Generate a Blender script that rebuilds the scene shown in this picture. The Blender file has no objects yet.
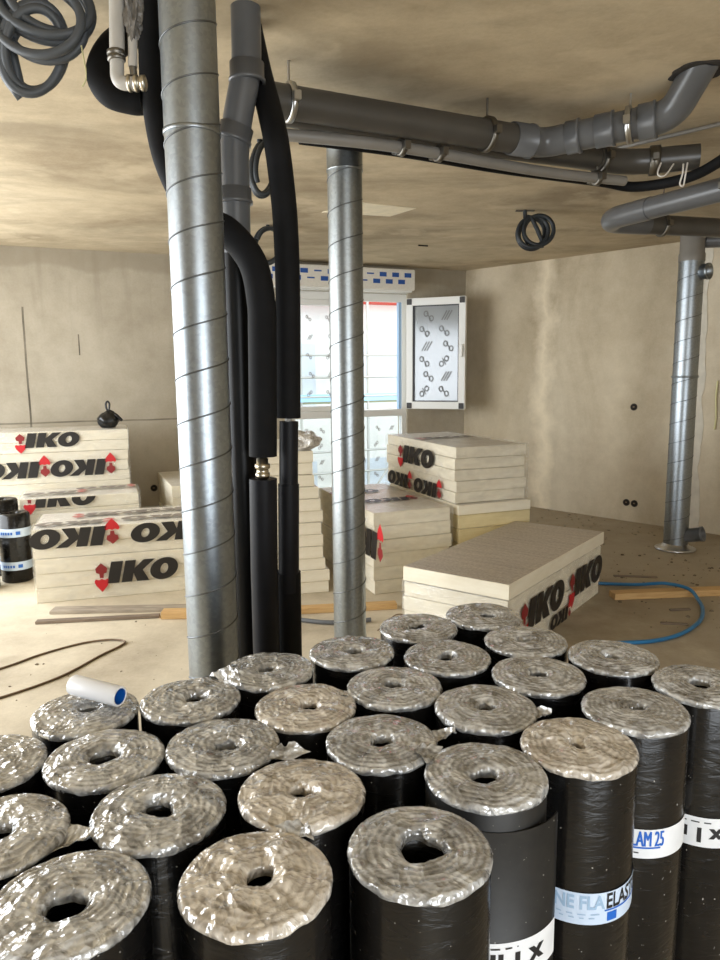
import bpy, bmesh, math, random
from mathutils import Vector, Matrix, noise
PI = math.pi
R = math.radians
C = bpy.context.scene.collection
SC = bpy.context.scene

# ------------------------------------------------------------------ camera
CAM_H = 1.57
cam_d = bpy.data.cameras.new('camera'); cam = bpy.data.objects.new('camera', cam_d); C.objects.link(cam)
cam_d.sensor_fit = 'VERTICAL'; cam_d.sensor_height = 36; cam_d.sensor_width = 27; cam_d.lens = 27.0
cam_d.clip_start = 0.02; cam_d.clip_end = 200
_p = R(8.6); _r = R(0.53)
_f = Vector((0, math.cos(_p), -math.sin(_p))); _x0 = Vector((1, 0, 0)); _d0 = _f.cross(_x0)
_x = math.cos(_r)*_x0 + math.sin(_r)*_d0
_u = -(-math.sin(_r)*_x0 + math.cos(_r)*_d0)
cam.matrix_world = Matrix(((_x.x, _u.x, -_f.x, 0), (_x.y, _u.y, -_f.y, 0), (_x.z, _u.z, -_f.z, CAM_H), (0, 0, 0, 1)))
SC.camera = cam

# ------------------------------------------------------------------ world, light, exposure
w = bpy.data.worlds.new('overcast_sky'); SC.world = w; w.use_nodes = True
bg = w.node_tree.nodes['Background']; bg.inputs[0].default_value = (0.86, 0.93, 1.0, 1); bg.inputs[1].default_value = 3.6
def area(name, loc, target, sx, sy, power, col, portal=False):
    l = bpy.data.lights.new(name, 'AREA'); l.shape = 'RECTANGLE'; l.size = sx; l.size_y = sy; l.energy = power; l.color = col
    o = bpy.data.objects.new(name, l); C.objects.link(o); o.location = loc
    o.rotation_euler = (Vector(target) - Vector(loc)).to_track_quat('-Z', 'Y').to_euler()
    if portal: l.cycles.is_portal = True
    return o
area('daylight_left_opening', (-4.06, 3.2, 1.45), (0, 3.2, 1.45), 5.8, 2.1, 230, (0.95, 0.975, 1.0))
area('added_rear_fill', (1.5, -2.06, 1.40), (1.5, 0, 1.40), 2.6, 2.2, 78, (0.95, 0.975, 1.0))  # added fill light in an unseen opening behind the camera
SC.view_settings.view_transform = 'Standard'; SC.view_settings.look = 'None'
SC.view_settings.gamma = 1.0; SC.view_settings.use_curve_mapping = False
SC.view_settings.exposure = 0.0
SC.cycles.use_denoising = True
SC.cycles.max_bounces = 8; SC.cycles.diffuse_bounces = 5; SC.cycles.transparent_max_bounces = 12
SC.cycles.sample_clamp_indirect = 6.0; SC.cycles.caustics_reflective = False; SC.cycles.caustics_refractive = False

# ------------------------------------------------------------------ materials
def srgb(r, g, b):
    f = lambda c: (c/255/12.92) if c/255 <= 0.04045 else ((c/255+0.055)/1.055)**2.4
    return (f(r), f(g), f(b), 1)
class NT:
    def __init__(s, name):
        s.m = bpy.data.materials.new(name); s.m.use_nodes = True; s.t = s.m.node_tree; s.n = s.t.nodes
        s.b = s.n['Principled BSDF']; s.tc = s.n.new('ShaderNodeTexCoord'); s._m = None
    def node(s, k, **kw):
        n = s.n.new('ShaderNode'+k)
        for a, v in kw.items():
            if a in n.inputs: s.put(n.inputs[a], v)
            else: setattr(n, a, v)
        return n
    def put(s, i, v):
        if isinstance(v, bpy.types.NodeSocket): s.t.links.new(v, i)
        else: i.default_value = v
    def vec(s, scale=(1, 1, 1), rot=(0, 0, 0), loc=(0, 0, 0)):
        mp = s.n.new('ShaderNodeMapping'); s.t.links.new(s.tc.outputs['Object'], mp.inputs[0])
        mp.inputs[1].default_value = loc; mp.inputs[2].default_value = rot; mp.inputs[3].default_value = scale
        return mp.outputs[0]
    def noise(s, scale, detail=4, rough=.55, v=None, dist=0):
        n = s.n.new('ShaderNodeTexNoise'); n.inputs['Scale'].default_value = scale; n.inputs['Detail'].default_value = detail
        n.inputs['Roughness'].default_value = rough; n.inputs['Distortion'].default_value = dist
        s.t.links.new(v or s.tc.outputs['Object'], n.inputs['Vector']); return n.outputs['Fac']
    def ramp(s, fac, stops):
        n = s.n.new('ShaderNodeValToRGB'); s.t.links.new(fac, n.inputs[0]); e = n.color_ramp.elements
        while len(e) < len(stops): e.new(0.5)
        for k, (p, c) in enumerate(stops):
            e[k].position = p; e[k].color = c if len(c) == 4 else (*c, 1)
        return n.outputs[0]
    def mix(s, fac, a, b, mode='MIX'):
        n = s.n.new('ShaderNodeMix'); n.data_type = 'RGBA'; n.blend_type = mode
        s.put(n.inputs[0], fac); s.put(n.inputs[6], a); s.put(n.inputs[7], b); return n.outputs[2]
    def math(s, op, a, b=0.0, c=None):
        n = s.n.new('ShaderNodeMath'); n.operation = op; s.put(n.inputs[0], a); s.put(n.inputs[1], b)
        if c is not None: s.put(n.inputs[2], c)
        return n.outputs[0]
    def bump(s, h, strength=.3, dist=.01):
        n = s.n.new('ShaderNodeBump'); n.inputs['Strength'].default_value = strength; n.inputs['Distance'].default_value = dist
        s.t.links.new(h, n.inputs['Height']); s.t.links.new(n.outputs[0], s.b.inputs['Normal']); return n
    def set(s, **kw):
        for k, v in kw.items(): s.put(s.b.inputs[k.replace('_', ' ')], v)
        return s
    def sep(s, v=None):
        n = s.n.new('ShaderNodeSeparateXYZ'); s.t.links.new(v or s.tc.outputs['Object'], n.inputs[0]); return n.outputs
BW = (0, 0, 0, 1); WH = (1, 1, 1, 1)
M = {}
def plain(name, col, rough=.6, metal=0.0, nscale=0, namp=.12, bump=0, **kw):
    t = NT(name); 
    if nscale:
        f = t.noise(nscale, 5); lo = tuple(c*(1-namp) for c in col[:3]); hi = tuple(min(1, c*(1+namp)) for c in col[:3])
        t.set(Base_Color=t.ramp(f, [(.3, lo), (.7, hi)]))
        if bump: t.bump(f, bump, .004)
    else: t.set(Base_Color=col)
    t.set(Roughness=rough, Metallic=metal, **kw); M[name] = t.m; return t.m

def concrete(name, light, mid, dark, big=.7, rot=(0, 0, 0), stretch=(1, 1, 1), joints=None, drips=False, streak=None, dirt_shade=False, smear=False):
    t = NT(name)
    a = t.noise(big, 5, .55, t.vec(stretch, rot), .6)
    col = t.ramp(a, [(.32, dark), (.5, mid), (.68, light)])
    b = t.noise(6, 6, .65, t.vec((1, 1, 1), rot))
    col = t.mix(.30, col, t.ramp(b, [(.3, dark), (.72, light)]))
    c = t.noise(55, 4, .7)
    col = t.mix(.10, col, t.ramp(c, [(.35, dark), (.65, light)]))
    if drips:
        v = t.noise(5, 3, .6, t.vec((1.5, 1, .10)))
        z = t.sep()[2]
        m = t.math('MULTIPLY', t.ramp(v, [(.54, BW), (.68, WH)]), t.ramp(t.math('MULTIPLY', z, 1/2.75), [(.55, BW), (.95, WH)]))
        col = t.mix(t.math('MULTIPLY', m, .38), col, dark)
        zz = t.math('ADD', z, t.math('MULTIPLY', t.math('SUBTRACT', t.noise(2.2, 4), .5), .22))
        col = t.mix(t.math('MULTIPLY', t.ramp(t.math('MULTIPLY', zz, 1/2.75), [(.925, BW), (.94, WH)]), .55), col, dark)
    if streak:
        x, y, z = t.sep()
        for (sx, wd, op) in streak:
            xx = t.math('ADD', t.math('SUBTRACT', x, sx), t.math('MULTIPLY', t.math('SUBTRACT', t.noise(2.2, 5, .65), .5), .5))
            g = t.math('SUBTRACT', 1.0, t.math('MULTIPLY', t.math('ABSOLUTE', xx), 1/wd))
            g = t.math('MULTIPLY', t.math('MAXIMUM', g, 0.0), op)
            col = t.mix(g, col, tuple(min(1, q*1.45) for q in light[:3])+(1,))
    if joints:
        x, y, z = t.sep()
        for ax, pos, wd, z0, z1, op in joints:
            q = x if ax == 'x' else z
            wob = t.math('MULTIPLY', t.math('SUBTRACT', t.noise(1.5, 2), .5), .02)
            g = t.math('LESS_THAN', t.math('ABSOLUTE', t.math('SUBTRACT', t.math('ADD', q, wob), pos)), wd)
            o = z if ax == 'x' else x
            g = t.math('MULTIPLY', g, t.math('MULTIPLY', t.math('GREATER_THAN', o, z0), t.math('LESS_THAN', o, z1)))
            g = t.math('MULTIPLY', g, t.math('MULTIPLY', t.noise(4, 3), op*2))
            col = t.mix(t.math('MINIMUM', g, 1.0), col, tuple(q*.35 for q in dark[:3])+(1,))
    if smear:
        q = t.noise(1.1, 6, .62, t.vec((.7, 1.35, 1), rot, (3.1, 1.7, 0)), .5)
        col = t.mix(t.math('MULTIPLY', t.ramp(q, [(.48, BW), (.66, WH)]), .5), col, tuple(c*.62 for c in dark[:3])+(1,))
        q2 = t.noise(1.1, 5, .6, t.vec((1, 1.3, 1), rot, (7.3, 4.2, 0)), .3)
        col = t.mix(t.math('MULTIPLY', t.ramp(q2, [(.56, BW), (.62, WH)]), .35), col, tuple(min(1, c*1.12) for c in light[:3])+(1,))
    if dirt_shade:  # floor dirt and cast shade both put into the colour, stronger towards the right
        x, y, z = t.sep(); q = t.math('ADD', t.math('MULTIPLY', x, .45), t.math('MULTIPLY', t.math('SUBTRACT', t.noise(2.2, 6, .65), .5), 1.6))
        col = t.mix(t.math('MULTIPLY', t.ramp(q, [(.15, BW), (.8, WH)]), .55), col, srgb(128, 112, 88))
    t.set(Base_Color=col, Roughness=.88)
    h = t.math('ADD', t.math('MULTIPLY', b, .6), t.math('MULTIPLY', c, .4)); t.bump(h, .25, .01)
    M[name] = t.m; return t.m

concrete('wall_concrete', srgb(200, 192, 175), srgb(182, 173, 155), srgb(148, 138, 119), .6, drips=True,
         joints=[('x', -5.30, .007, 1.15, 2.45, .8), ('x', -4.88, .009, 1.05, 2.2, .8), ('z', 1.10, .008, -9, -3.4, .55), ('x', -4.40, .006, 1.75, 1.95, .8)])
concrete('wall_plaster', srgb(214, 202, 178), srgb(194, 180, 154), srgb(154, 138, 110), .75, stretch=(1.6, 1, .7), streak=[(1.12, .16, .55), (.45, .3, .18), (2.0, .35, .15)])
concrete('ceiling_concrete', srgb(214, 199, 170), srgb(198, 182, 152), srgb(146, 129, 102), .75, rot=(0, 0, R(24)), stretch=(.6, 1.25, 1), smear=True)
concrete('floor_concrete', srgb(222, 211, 188), srgb(202, 190, 166), srgb(146, 132, 110), .55, stretch=(1, 1, 1), dirt_shade=True)
plain('stone_grey', srgb(170, 160, 142), .9, 0, 20)
plain('plaster_pale', srgb(205, 198, 182), .9, 0, 9, .1, .3)
plain('plaster_patch', srgb(232, 222, 196), .9, 0, 12, .08, .2)

def galv(name, base, rough):
    t = NT(name)
    v = t.n.new('ShaderNodeTexVoronoi'); v.inputs['Scale'].default_value = 90; t.t.links.new(t.tc.outputs['Object'], v.inputs['Vector'])
    s = t.ramp(v.outputs['Color'], [(0, (.80,)*3), (1, (1.0,)*3)])
    d = t.noise(3, 5, .6, t.vec((1, 1, .4)))
    col = t.mix(1.0, base, s, 'MULTIPLY')
    col = t.mix(t.math('MULTIPLY', t.ramp(d, [(.5, BW), (.75, WH)]), .35), col, srgb(150, 140, 122))
    t.set(Base_Color=col, Metallic=1.0, Roughness=t.math('ADD', t.math('MULTIPLY', d, .22), rough)); t.bump(t.noise(9, 2), .05, .01)
    M[name] = t.m
galv('galvanised', srgb(158, 165, 170), .28)
plain('seam_steel', srgb(112, 115, 117), .45, 1.0)
galv('galvanised_dull', srgb(152, 157, 158), .27)
plain('steel', srgb(190, 190, 188), .3, 1.0)
plain('clamp_steel', srgb(120, 116, 108), .42, 1.0)
plain('brass_nickel', srgb(196, 188, 170), .28, 1.0)
plain('foil', srgb(205, 205, 205), .34, 1.0, 30, .15, .8)
plain('pvc_grey', srgb(88, 89, 90), .30, 0, 5, .12)
plain('pvc_dark', srgb(70, 67, 62), .34, 0, 5, .14)
plain('pvc_light', srgb(128, 124, 117), .4, 0, 5, .1)
plain('foam_black', srgb(15, 15, 16), .75, 0, 14, .35, .3, Specular_IOR_Level=.18)
plain('foam_black_smooth', srgb(22, 22, 25), .5, 0, 8, .3, .1, Specular_IOR_Level=.18)
plain('pipe_black', srgb(15, 14, 13), .35, 0, 8, .3, Specular_IOR_Level=.18)
plain('conduit_grey', srgb(70, 74, 78), .5, 0, 10, .1)
plain('conduit_dark', srgb(36, 41, 45), .5, 0, 10, .1)
plain('pipe_white', srgb(176, 172, 164), .45, 0, 8, .08)
plain('torn_foil', srgb(116, 112, 106), .42, .3, 40, .5, 1.0)
plain('white_plastic', srgb(232, 234, 238), .35)
plain('blue_plastic', srgb(20, 90, 175), .35)
plain('blue_hose', srgb(36, 110, 158), .4, 0, 8, .12)
plain('cable_brown', srgb(112, 92, 70), .6, 0, 12, .2)
plain('hose_grey', srgb(96, 98, 100), .5)
plain('rubble', srgb(150, 138, 116), .95, 0, 30, .4)
plain('rubble_dark', srgb(112, 100, 82), .95, 0, 30, .4)
plain('bag_black', srgb(16, 17, 18), .28, 0, 30, .4, .5)
plain('window_white', srgb(232, 232, 228), .4)
plain('gasket', srgb(52, 54, 58), .5)
plain('corner_block', srgb(60, 58, 58), .6)
plain('polystyrene', srgb(226, 222, 212), .8, 0, 40, .05)
plain('print_blue', srgb(38, 84, 160), .6)
plain('print_dark', srgb(30, 26, 23), .5)
plain('print_faded', srgb(128, 120, 112), .5)
plain('print_red', srgb(196, 34, 42), .45)
plain('print_red_dark', srgb(134, 34, 36), .45)
plain('print_red_faded', srgb(186, 112, 106), .5)
plain('print_bluebright', srgb(22, 96, 190), .5)
plain('print_paleblue', srgb(150, 178, 205), .5)
plain('mark_grey', srgb(104, 106, 106), .6)
plain('print_black', srgb(26, 26, 28), .5)
plain('label_white', srgb(226, 228, 230), .38, 0, 25, .05)
plain('label_bluish', srgb(196, 212, 232), .38, 0, 25, .05)
plain('hole_dark', srgb(30, 26, 22), .9)
plain('socket_brown', srgb(70, 60, 50), .8)
plain('hole_shade', srgb(50, 46, 42), .9, 0, 30, .4, 1.0)
plain('cord_white', srgb(220, 214, 204), .7)
plain('wire_yellow', srgb(206, 200, 150), .5)
plain('facade_white', srgb(225, 222, 215), .85, 0, 3, .06)
plain('facade_glass', srgb(200, 206, 212), .5)
plain('facade_red', srgb(200, 60, 40), .7)
plain('scaffold_steel', srgb(170, 168, 160), .45, .6)
plain('scaffold_board', srgb(150, 150, 120), .8)
plain('blue_netting', srgb(150, 190, 215), .8)
plain('earth', srgb(170, 165, 150), .95, 0, 2, .1)

def wood(name, c1, c2):
    t = NT(name); f = t.noise(9, 5, .6, t.vec((.6, 6, 6)), 1.0)
    t.set(Base_Color=t.ramp(f, [(.3, c1), (.7, c2)]), Roughness=.75); t.bump(f, .3, .004); M[name] = t.m
wood('timber_pale', srgb(186, 146, 92), srgb(214, 178, 124)); wood('timber_grey', srgb(128, 116, 102), srgb(176, 164, 146)); wood('timber_dark', srgb(96, 82, 70), srgb(140, 124, 106))

def foam_board(name, light, dark):
    t = NT(name); f = t.noise(4, 5, .6, t.vec((1, 1, 4))); g = t.noise(90, 3)
    c = t.ramp(f, [(.3, dark), (.65, light)]); c = t.mix(.12, c, t.ramp(g, [(.35, dark), (.65, light)]))
    t.set(Base_Color=c, Roughness=.8); t.bump(g, .1, .003); M[name] = t.m
foam_board('foam_cream', srgb(238, 231, 211), srgb(224, 214, 189))
foam_board('foam_yellow', srgb(224, 209, 164), srgb(204, 187, 142))
t = NT('facer'); f = t.noise(3, 5, .6, t.vec((.5, 9, 1)), .4); g = t.noise(60, 3)
t.set(Base_Color=t.mix(.1, t.ramp(f, [(.3, srgb(158, 144, 126)), (.7, srgb(188, 174, 154))]), t.ramp(g, [(.4, BW), (.6, WH)])), Roughness=.42, Metallic=.15); t.bump(f, .1, .003); M['facer'] = t.m
t = NT('facer_white'); f = t.noise(4, 4); t.set(Base_Color=t.ramp(f, [(.3, srgb(212, 206, 193)), (.7, srgb(232, 227, 216))]), Roughness=.32); M['facer_white'] = t.m

# clear wrapping film: mostly see-through with a wrinkled sheen
t = NT('wrap_film'); t.n.remove(t.b)
tr = t.n.new('ShaderNodeBsdfTransparent'); gl = t.n.new('ShaderNodeBsdfGlossy'); gl.inputs['Roughness'].default_value = .18
df = t.n.new('ShaderNodeBsdfDiffuse'); df.inputs[0].default_value = (.8, .79, .76, 1)
h = t.noise(7, 5, .6, t.vec((1, 1, 2.4)), 1.2); bp = t.n.new('ShaderNodeBump'); bp.inputs['Strength'].default_value = .7; bp.inputs['Distance'].default_value = .02
t.t.links.new(h, bp.inputs['Height']); t.t.links.new(bp.outputs[0], gl.inputs['Normal'])
m1 = t.n.new('ShaderNodeMixShader'); m1.inputs[0].default_value = .45; t.t.links.new(df.outputs[0], m1.inputs[1]); t.t.links.new(gl.outputs[0], m1.inputs[2])
m2 = t.n.new('ShaderNodeMixShader'); t.t.links.new(t.ramp(h, [(.35, (.06,)*3), (.75, (.30,)*3)]), m2.inputs[0])
t.t.links.new(tr.outputs[0], m2.inputs[1]); t.t.links.new(m1.outputs[0], m2.inputs[2])
t.t.links.new(m2.outputs[0], t.n['Material Output'].inputs[0]); M['wrap_film'] = t.m

# film over the ends of the membrane rolls: crumpled, cloudy, glossy
def cap_mat(name, light, mid, dark):
    t = NT(name); x, y, z = t.sep()
    r = t.math('SQRT', t.math('ADD', t.math('MULTIPLY', x, x), t.math('MULTIPLY', y, y)))
    oi = t.n.new('ShaderNodeObjectInfo')
    off = t.n.new('ShaderNodeVectorMath'); off.operation = 'SCALE'; off.inputs[0].default_value = (3, 7, 2); t.t.links.new(oi.outputs['Random'], off.inputs['Scale'])
    add = t.n.new('ShaderNodeVectorMath'); t.t.links.new(t.tc.outputs['Object'], add.inputs[0]); t.t.links.new(off.outputs[0], add.inputs[1])
    V = add.outputs[0]
    n1 = t.noise(24, 4, .55, V, 1.0); n2 = t.noise(70, 3, .55, V, .8); n3 = t.noise(12, 2, .5, V, .5)
    wob = t.n.new('ShaderNodeTexNoise'); wob.inputs['Scale'].default_value = 14; t.t.links.new(V, wob.inputs['Vector'])
    wv = t.n.new('ShaderNodeVectorMath'); wv.operation = 'MULTIPLY_ADD'; t.t.links.new(wob.outputs['Color'], wv.inputs[0]); wv.inputs[1].default_value = (.05, .05, .05); t.t.links.new(V, wv.inputs[2])
    def facets(sc):
        n = t.n.new('ShaderNodeTexVoronoi'); n.feature = 'F1'; n.inputs['Scale'].default_value = sc; t.t.links.new(wv.outputs[0], n.inputs['Vector']); return n.outputs['Distance']
    v1 = facets(42); v2 = facets(105)
    ang = t.math('ARCTAN2', y, x)
    ring = t.math('SINE', t.math('ADD', t.math('ADD', t.math('MULTIPLY', r, 700.0), ang), t.math('MULTIPLY', n3, 14.0)))
    ring = t.math('MULTIPLY_ADD', ring, .5, .5)
    f = t.math('ADD', t.math('MULTIPLY', n1, .55), t.math('ADD', t.math('MULTIPLY', ring, .10), t.math('MULTIPLY', n2, .35)))
    col = t.ramp(f, [(.36, dark), (.5, mid), (.64, light)])
    col = t.mix(t.math('MULTIPLY', t.ramp(n3, [(.5, BW), (.72, WH)]), .45), col, light)
    t.set(Base_Color=col, Metallic=.10, Roughness=t.math('MULTIPLY_ADD', n3, .30, .08), Coat_Weight=1.0, Coat_Roughness=.04, Coat_IOR=1.8)
    t.set(**{'Specular_IOR_Level': .8})
    hh = t.math('ADD', t.math('MULTIPLY', v1, .85), t.math('ADD', t.math('MULTIPLY', v2, .28), t.math('ADD', t.math('MULTIPLY', n1, .6), t.math('MULTIPLY', ring, .05))))
    b = t.bump(hh, .85, .010); t.t.links.new(b.outputs[0], t.b.inputs['Coat Normal'])
    M[name] = t.m
cap_mat('film_grey', srgb(216, 217, 216), srgb(164, 164, 162), srgb(106, 105, 103))
cap_mat('film_pale', srgb(235, 233, 228), srgb(214, 211, 205), srgb(180, 176, 170))
cap_mat('film_beige', srgb(230, 224, 214), srgb(200, 192, 180), srgb(150, 142, 131))

t = NT('membrane_black')
oi = t.n.new('ShaderNodeObjectInfo')
v = t.vec((1, 1, .12)); n1 = t.noise(22, 4, .6, v, .5); n2 = t.noise(18, 4, .6, t.vec((1, 1, 3.2)), 1.0); n3 = t.noise(140, 2, .5)
sp = t.ramp(t.noise(160, 1, .5), [(.77, BW), (.79, WH)])
col = t.mix(t.ramp(n1, [(.4, BW), (.7, WH)]), srgb(11, 11, 11), srgb(26, 24, 22))
col = t.mix(t.math('MULTIPLY', sp, .8), col, srgb(170, 168, 160))
t.set(Base_Color=col, Roughness=t.math('MULTIPLY_ADD', n2, .28, .10), Coat_Weight=.22, Coat_Roughness=.10, Specular_IOR_Level=.30)
t.bump(t.math('ADD', t.math('MULTIPLY', n2, .7), t.math('MULTIPLY', n1, .5)), .4, .006); M['membrane_black'] = t.m
t = NT('membrane_matt'); n1 = t.noise(40, 4); sp = t.ramp(t.noise(150, 1, .5), [(.74, BW), (.77, WH)])
t.set(Base_Color=t.mix(t.math('MULTIPLY', sp, .7), t.ramp(n1, [(.3, srgb(20, 20, 20)), (.7, srgb(34, 33, 31))]), srgb(160, 158, 150)), Roughness=.5); M['membrane_matt'] = t.m

t = NT('glass'); t.n.remove(t.b)
tr = t.n.new('ShaderNodeBsdfTransparent'); tr.inputs[0].default_value = (.93, .96, .97, 1); gl = t.n.new('ShaderNodeBsdfGlossy'); gl.inputs['Roughness'].default_value = .02
mx = t.n.new('ShaderNodeMixShader'); mx.inputs[0].default_value = .07; t.t.links.new(tr.outputs[0], mx.inputs[1]); t.t.links.new(gl.outputs[0], mx.inputs[2])
t.t.links.new(mx.outputs[0], t.n['Material Output'].inputs[0]); M['glass'] = t.m
# pane behind a milky protective film
t = NT('filmed_glass'); t.n.remove(t.b)
tr = t.n.new('ShaderNodeBsdfTransparent'); df = t.n.new('ShaderNodeBsdfDiffuse'); df.inputs[0].default_value = (.34, .37, .39, 1)
tl = t.n.new('ShaderNodeBsdfTranslucent'); tl.inputs[0].default_value = (.3, .33, .35, 1)
gl = t.n.new('ShaderNodeBsdfGlossy'); gl.inputs['Roughness'].default_value = .12; gl.inputs[0].default_value = (.9, .93, .95, 1)
a1 = t.n.new('ShaderNodeMixShader'); a1.inputs[0].default_value = .2; t.t.links.new(df.outputs[0], a1.inputs[1]); t.t.links.new(tl.outputs[0], a1.inputs[2])
a2 = t.n.new('ShaderNodeMixShader'); a2.inputs[0].default_value = .10; t.t.links.new(a1.outputs[0], a2.inputs[1]); t.t.links.new(gl.outputs[0], a2.inputs[2])
a3 = t.n.new('ShaderNodeMixShader'); a3.inputs[0].default_value = .8; t.t.links.new(tr.outputs[0], a3.inputs[1]); t.t.links.new(a2.outputs[0], a3.inputs[2])
t.t.links.new(a3.outputs[0], t.n['Material Output'].inputs[0]); M['filmed_glass'] = t.m

# ------------------------------------------------------------------ mesh helpers
class MB:
    def __init__(s): s.v = []; s.f = []; s.sm = []; s.mi = []
    def add(s, vs, fs, smooth=False, mi=0):
        o = len(s.v); s.v += [tuple(p) for p in vs]
        for f in fs: s.f.append(tuple(i+o for i in f)); s.sm.append(smooth); s.mi.append(mi)
        return s
    def box(s, lo, hi, bev=0.0, mi=0, mi_top=None, M4=None):
        x0, y0, z0 = lo; x1, y1, z1 = hi; b = bev
        if b <= 0:
            vs = [(x0, y0, z0), (x1, y0, z0), (x1, y1, z0), (x0, y1, z0), (x0, y0, z1), (x1, y0, z1), (x1, y1, z1), (x0, y1, z1)]
            fs = [(0, 3, 2, 1), (4, 5, 6, 7), (0, 1, 5, 4), (1, 2, 6, 5), (2, 3, 7, 6), (3, 0, 4, 7)]
            if M4: vs = [M4 @ Vector(p) for p in vs]
            mt = mi if mi_top is None else mi_top
            o = len(s.v); s.v += [tuple(p) for p in vs]
            for k, f in enumerate(fs): s.f.append(tuple(i+o for i in f)); s.sm.append(False); s.mi.append(mt if k < 2 else mi)
            return s
        def ring(z, i): return [(x0+i, y0+i, z), (x1-i, y0+i, z), (x1-i, y1-i, z), (x0+i, y1-i, z)]
        vs = ring(z0, b)+ring(z0+b, 0)+ring(z1-b, 0)+ring(z1, b)
        if M4: vs = [M4 @ Vector(p) for p in vs]
        mt = mi if mi_top is None else mi_top
        o = len(s.v); s.v += [tuple(p) for p in vs]
        def q(f, m): s.f.append(tuple(i+o for i in f)); s.sm.append(False); s.mi.append(m)
        q((3, 2, 1, 0), mt); q((12, 13, 14, 15), mt)
        for k in range(3):
            for j in range(4):
                a = k*4+j; c = k*4+(j+1) % 4; q((a, c, c+4, a+4), mi)
        return s
    def tube(s, path, r, n=20, caps=True, closed=False, mi=0):
        P = [Vector(p) for p in path]; m = len(P); rr = r if isinstance(r, (list, tuple)) else [r]*m
        T = []
        for i in range(m):
            a = P[(i-1) % m] if closed or i > 0 else P[i]; b = P[(i+1) % m] if closed or i < m-1 else P[i]
            d = b-a; T.append(d.normalized() if d.length > 1e-9 else Vector((0, 0, 1)))
        up = Vector((0, 0, 1)) if abs(T[0].z) < .9 else Vector((1, 0, 0))
        N = (up - T[0]*up.dot(T[0])).normalized(); rings = []
        for i in range(m):
            if i: N = (N - T[i]*N.dot(T[i])); N = N.normalized() if N.length > 1e-9 else T[i].orthogonal().normalized()
            B = T[i].cross(N)
            rings.append([P[i] + (N*math.cos(2*PI*k/n) + B*math.sin(2*PI*k/n))*rr[i] for k in range(n)])
        vs = [p for g in rings for p in g]; fs = []
        for i in range(m if closed else m-1):
            for k in range(n):
                j = (i+1) % m; fs.append((i*n+k, i*n+(k+1) % n, j*n+(k+1) % n, j*n+k))
        s.add(vs, fs, True, mi)
        if caps and not closed: s.add(rings[0], [tuple(range(n))[::-1]], False, mi); s.add(rings[-1], [tuple(range(n))], False, mi)
        return s
    def lathe(s, prof, n=32, org=(0, 0, 0), axis=(0, 0, 1), caps=True, mi=0, flat=False):
        ax = Vector(axis).normalized(); q = ax.to_track_quat('Z', 'Y'); o = Vector(org); vs = []; fs = []
        for r, z in prof:
            for k in range(n): vs.append(o + q @ Vector((r*math.cos(2*PI*k/n), r*math.sin(2*PI*k/n), z)))
        for i in range(len(prof)-1):
            for k in range(n): fs.append((i*n+k, i*n+(k+1) % n, (i+1)*n+(k+1) % n, (i+1)*n+k))
        s.add(vs, fs, not flat, mi)
        if caps:
            m = len(prof)
            if prof[0][0] > 1e-6: s.add(vs[:n], [tuple(range(n))[::-1]], False, mi)
            if prof[-1][0] > 1e-6: s.add(vs[(m-1)*n:], [tuple(range(n))], False, mi)
        return s
    def mesh(s, name, *mats):
        me = bpy.data.meshes.new(name); me.from_pydata(s.v, [], s.f); me.polygons.foreach_set('use_smooth', s.sm); me.polygons.foreach_set('material_index', s.mi)
        for m in mats: me.materials.append(M[m] if isinstance(m, str) else m)
        me.update(); return me
    def obj(s, name, mats, parent=None, loc=None, rotz=None):
        me = s.mesh(name, *((mats,) if isinstance(mats, str) else mats))
        return link(name, me, parent, loc, rotz)
def link(name, data, parent=None, loc=None, rotz=None):
    o = bpy.data.objects.new(name, data); C.objects.link(o)
    if parent: o.parent = parent
    if loc is not None: o.location = loc
    if rotz is not None: o.rotation_euler = (0, 0, rotz)
    return o
def tag(o, label=None, cat=None, group=None, kind=None):
    for k, v in (('label', label), ('category', cat), ('group', group), ('kind', kind)):
        if v: o[k] = v
    return o
def thing(name, label, cat, loc=(0, 0, 0), rotz=0, group=None):
    return tag(link(name, None, None, loc, rotz), label, cat, group)
def smooth_path(pts, n=8, closed=False):
    P = [Vector(p) for p in pts]; m = len(P); out = []
    for i in range(m if closed else m-1):
        g = lambda k: P[k % m] if closed else P[min(max(k, 0), m-1)]
        p0, p1, p2, p3 = g(i-1), g(i), g(i+1), g(i+2)
        for k in range(n):
            t = k/n; out.append(0.5*((2*p1)+(-p0+p2)*t+(2*p0-5*p1+4*p2-p3)*t*t+(-p0+3*p1-3*p2+p3)*t**3))
    if not closed: out.append(P[-1])
    return out
def fillet(pts, rad, n=8):
    P = [Vector(p) for p in pts]; out = [P[0]]
    for i in range(1, len(P)-1):
        a = (P[i-1]-P[i]); b = (P[i+1]-P[i]); r = min(rad, a.length*.49, b.length*.49)
        p = P[i]+a.normalized()*r; q = P[i]+b.normalized()*r
        for k in range(n+1):
            t = k/n; out.append(p*(1-t)**2+P[i]*2*t*(1-t)+q*t*t)
    return out+[P[-1]]
rng = random.Random(7)

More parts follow.
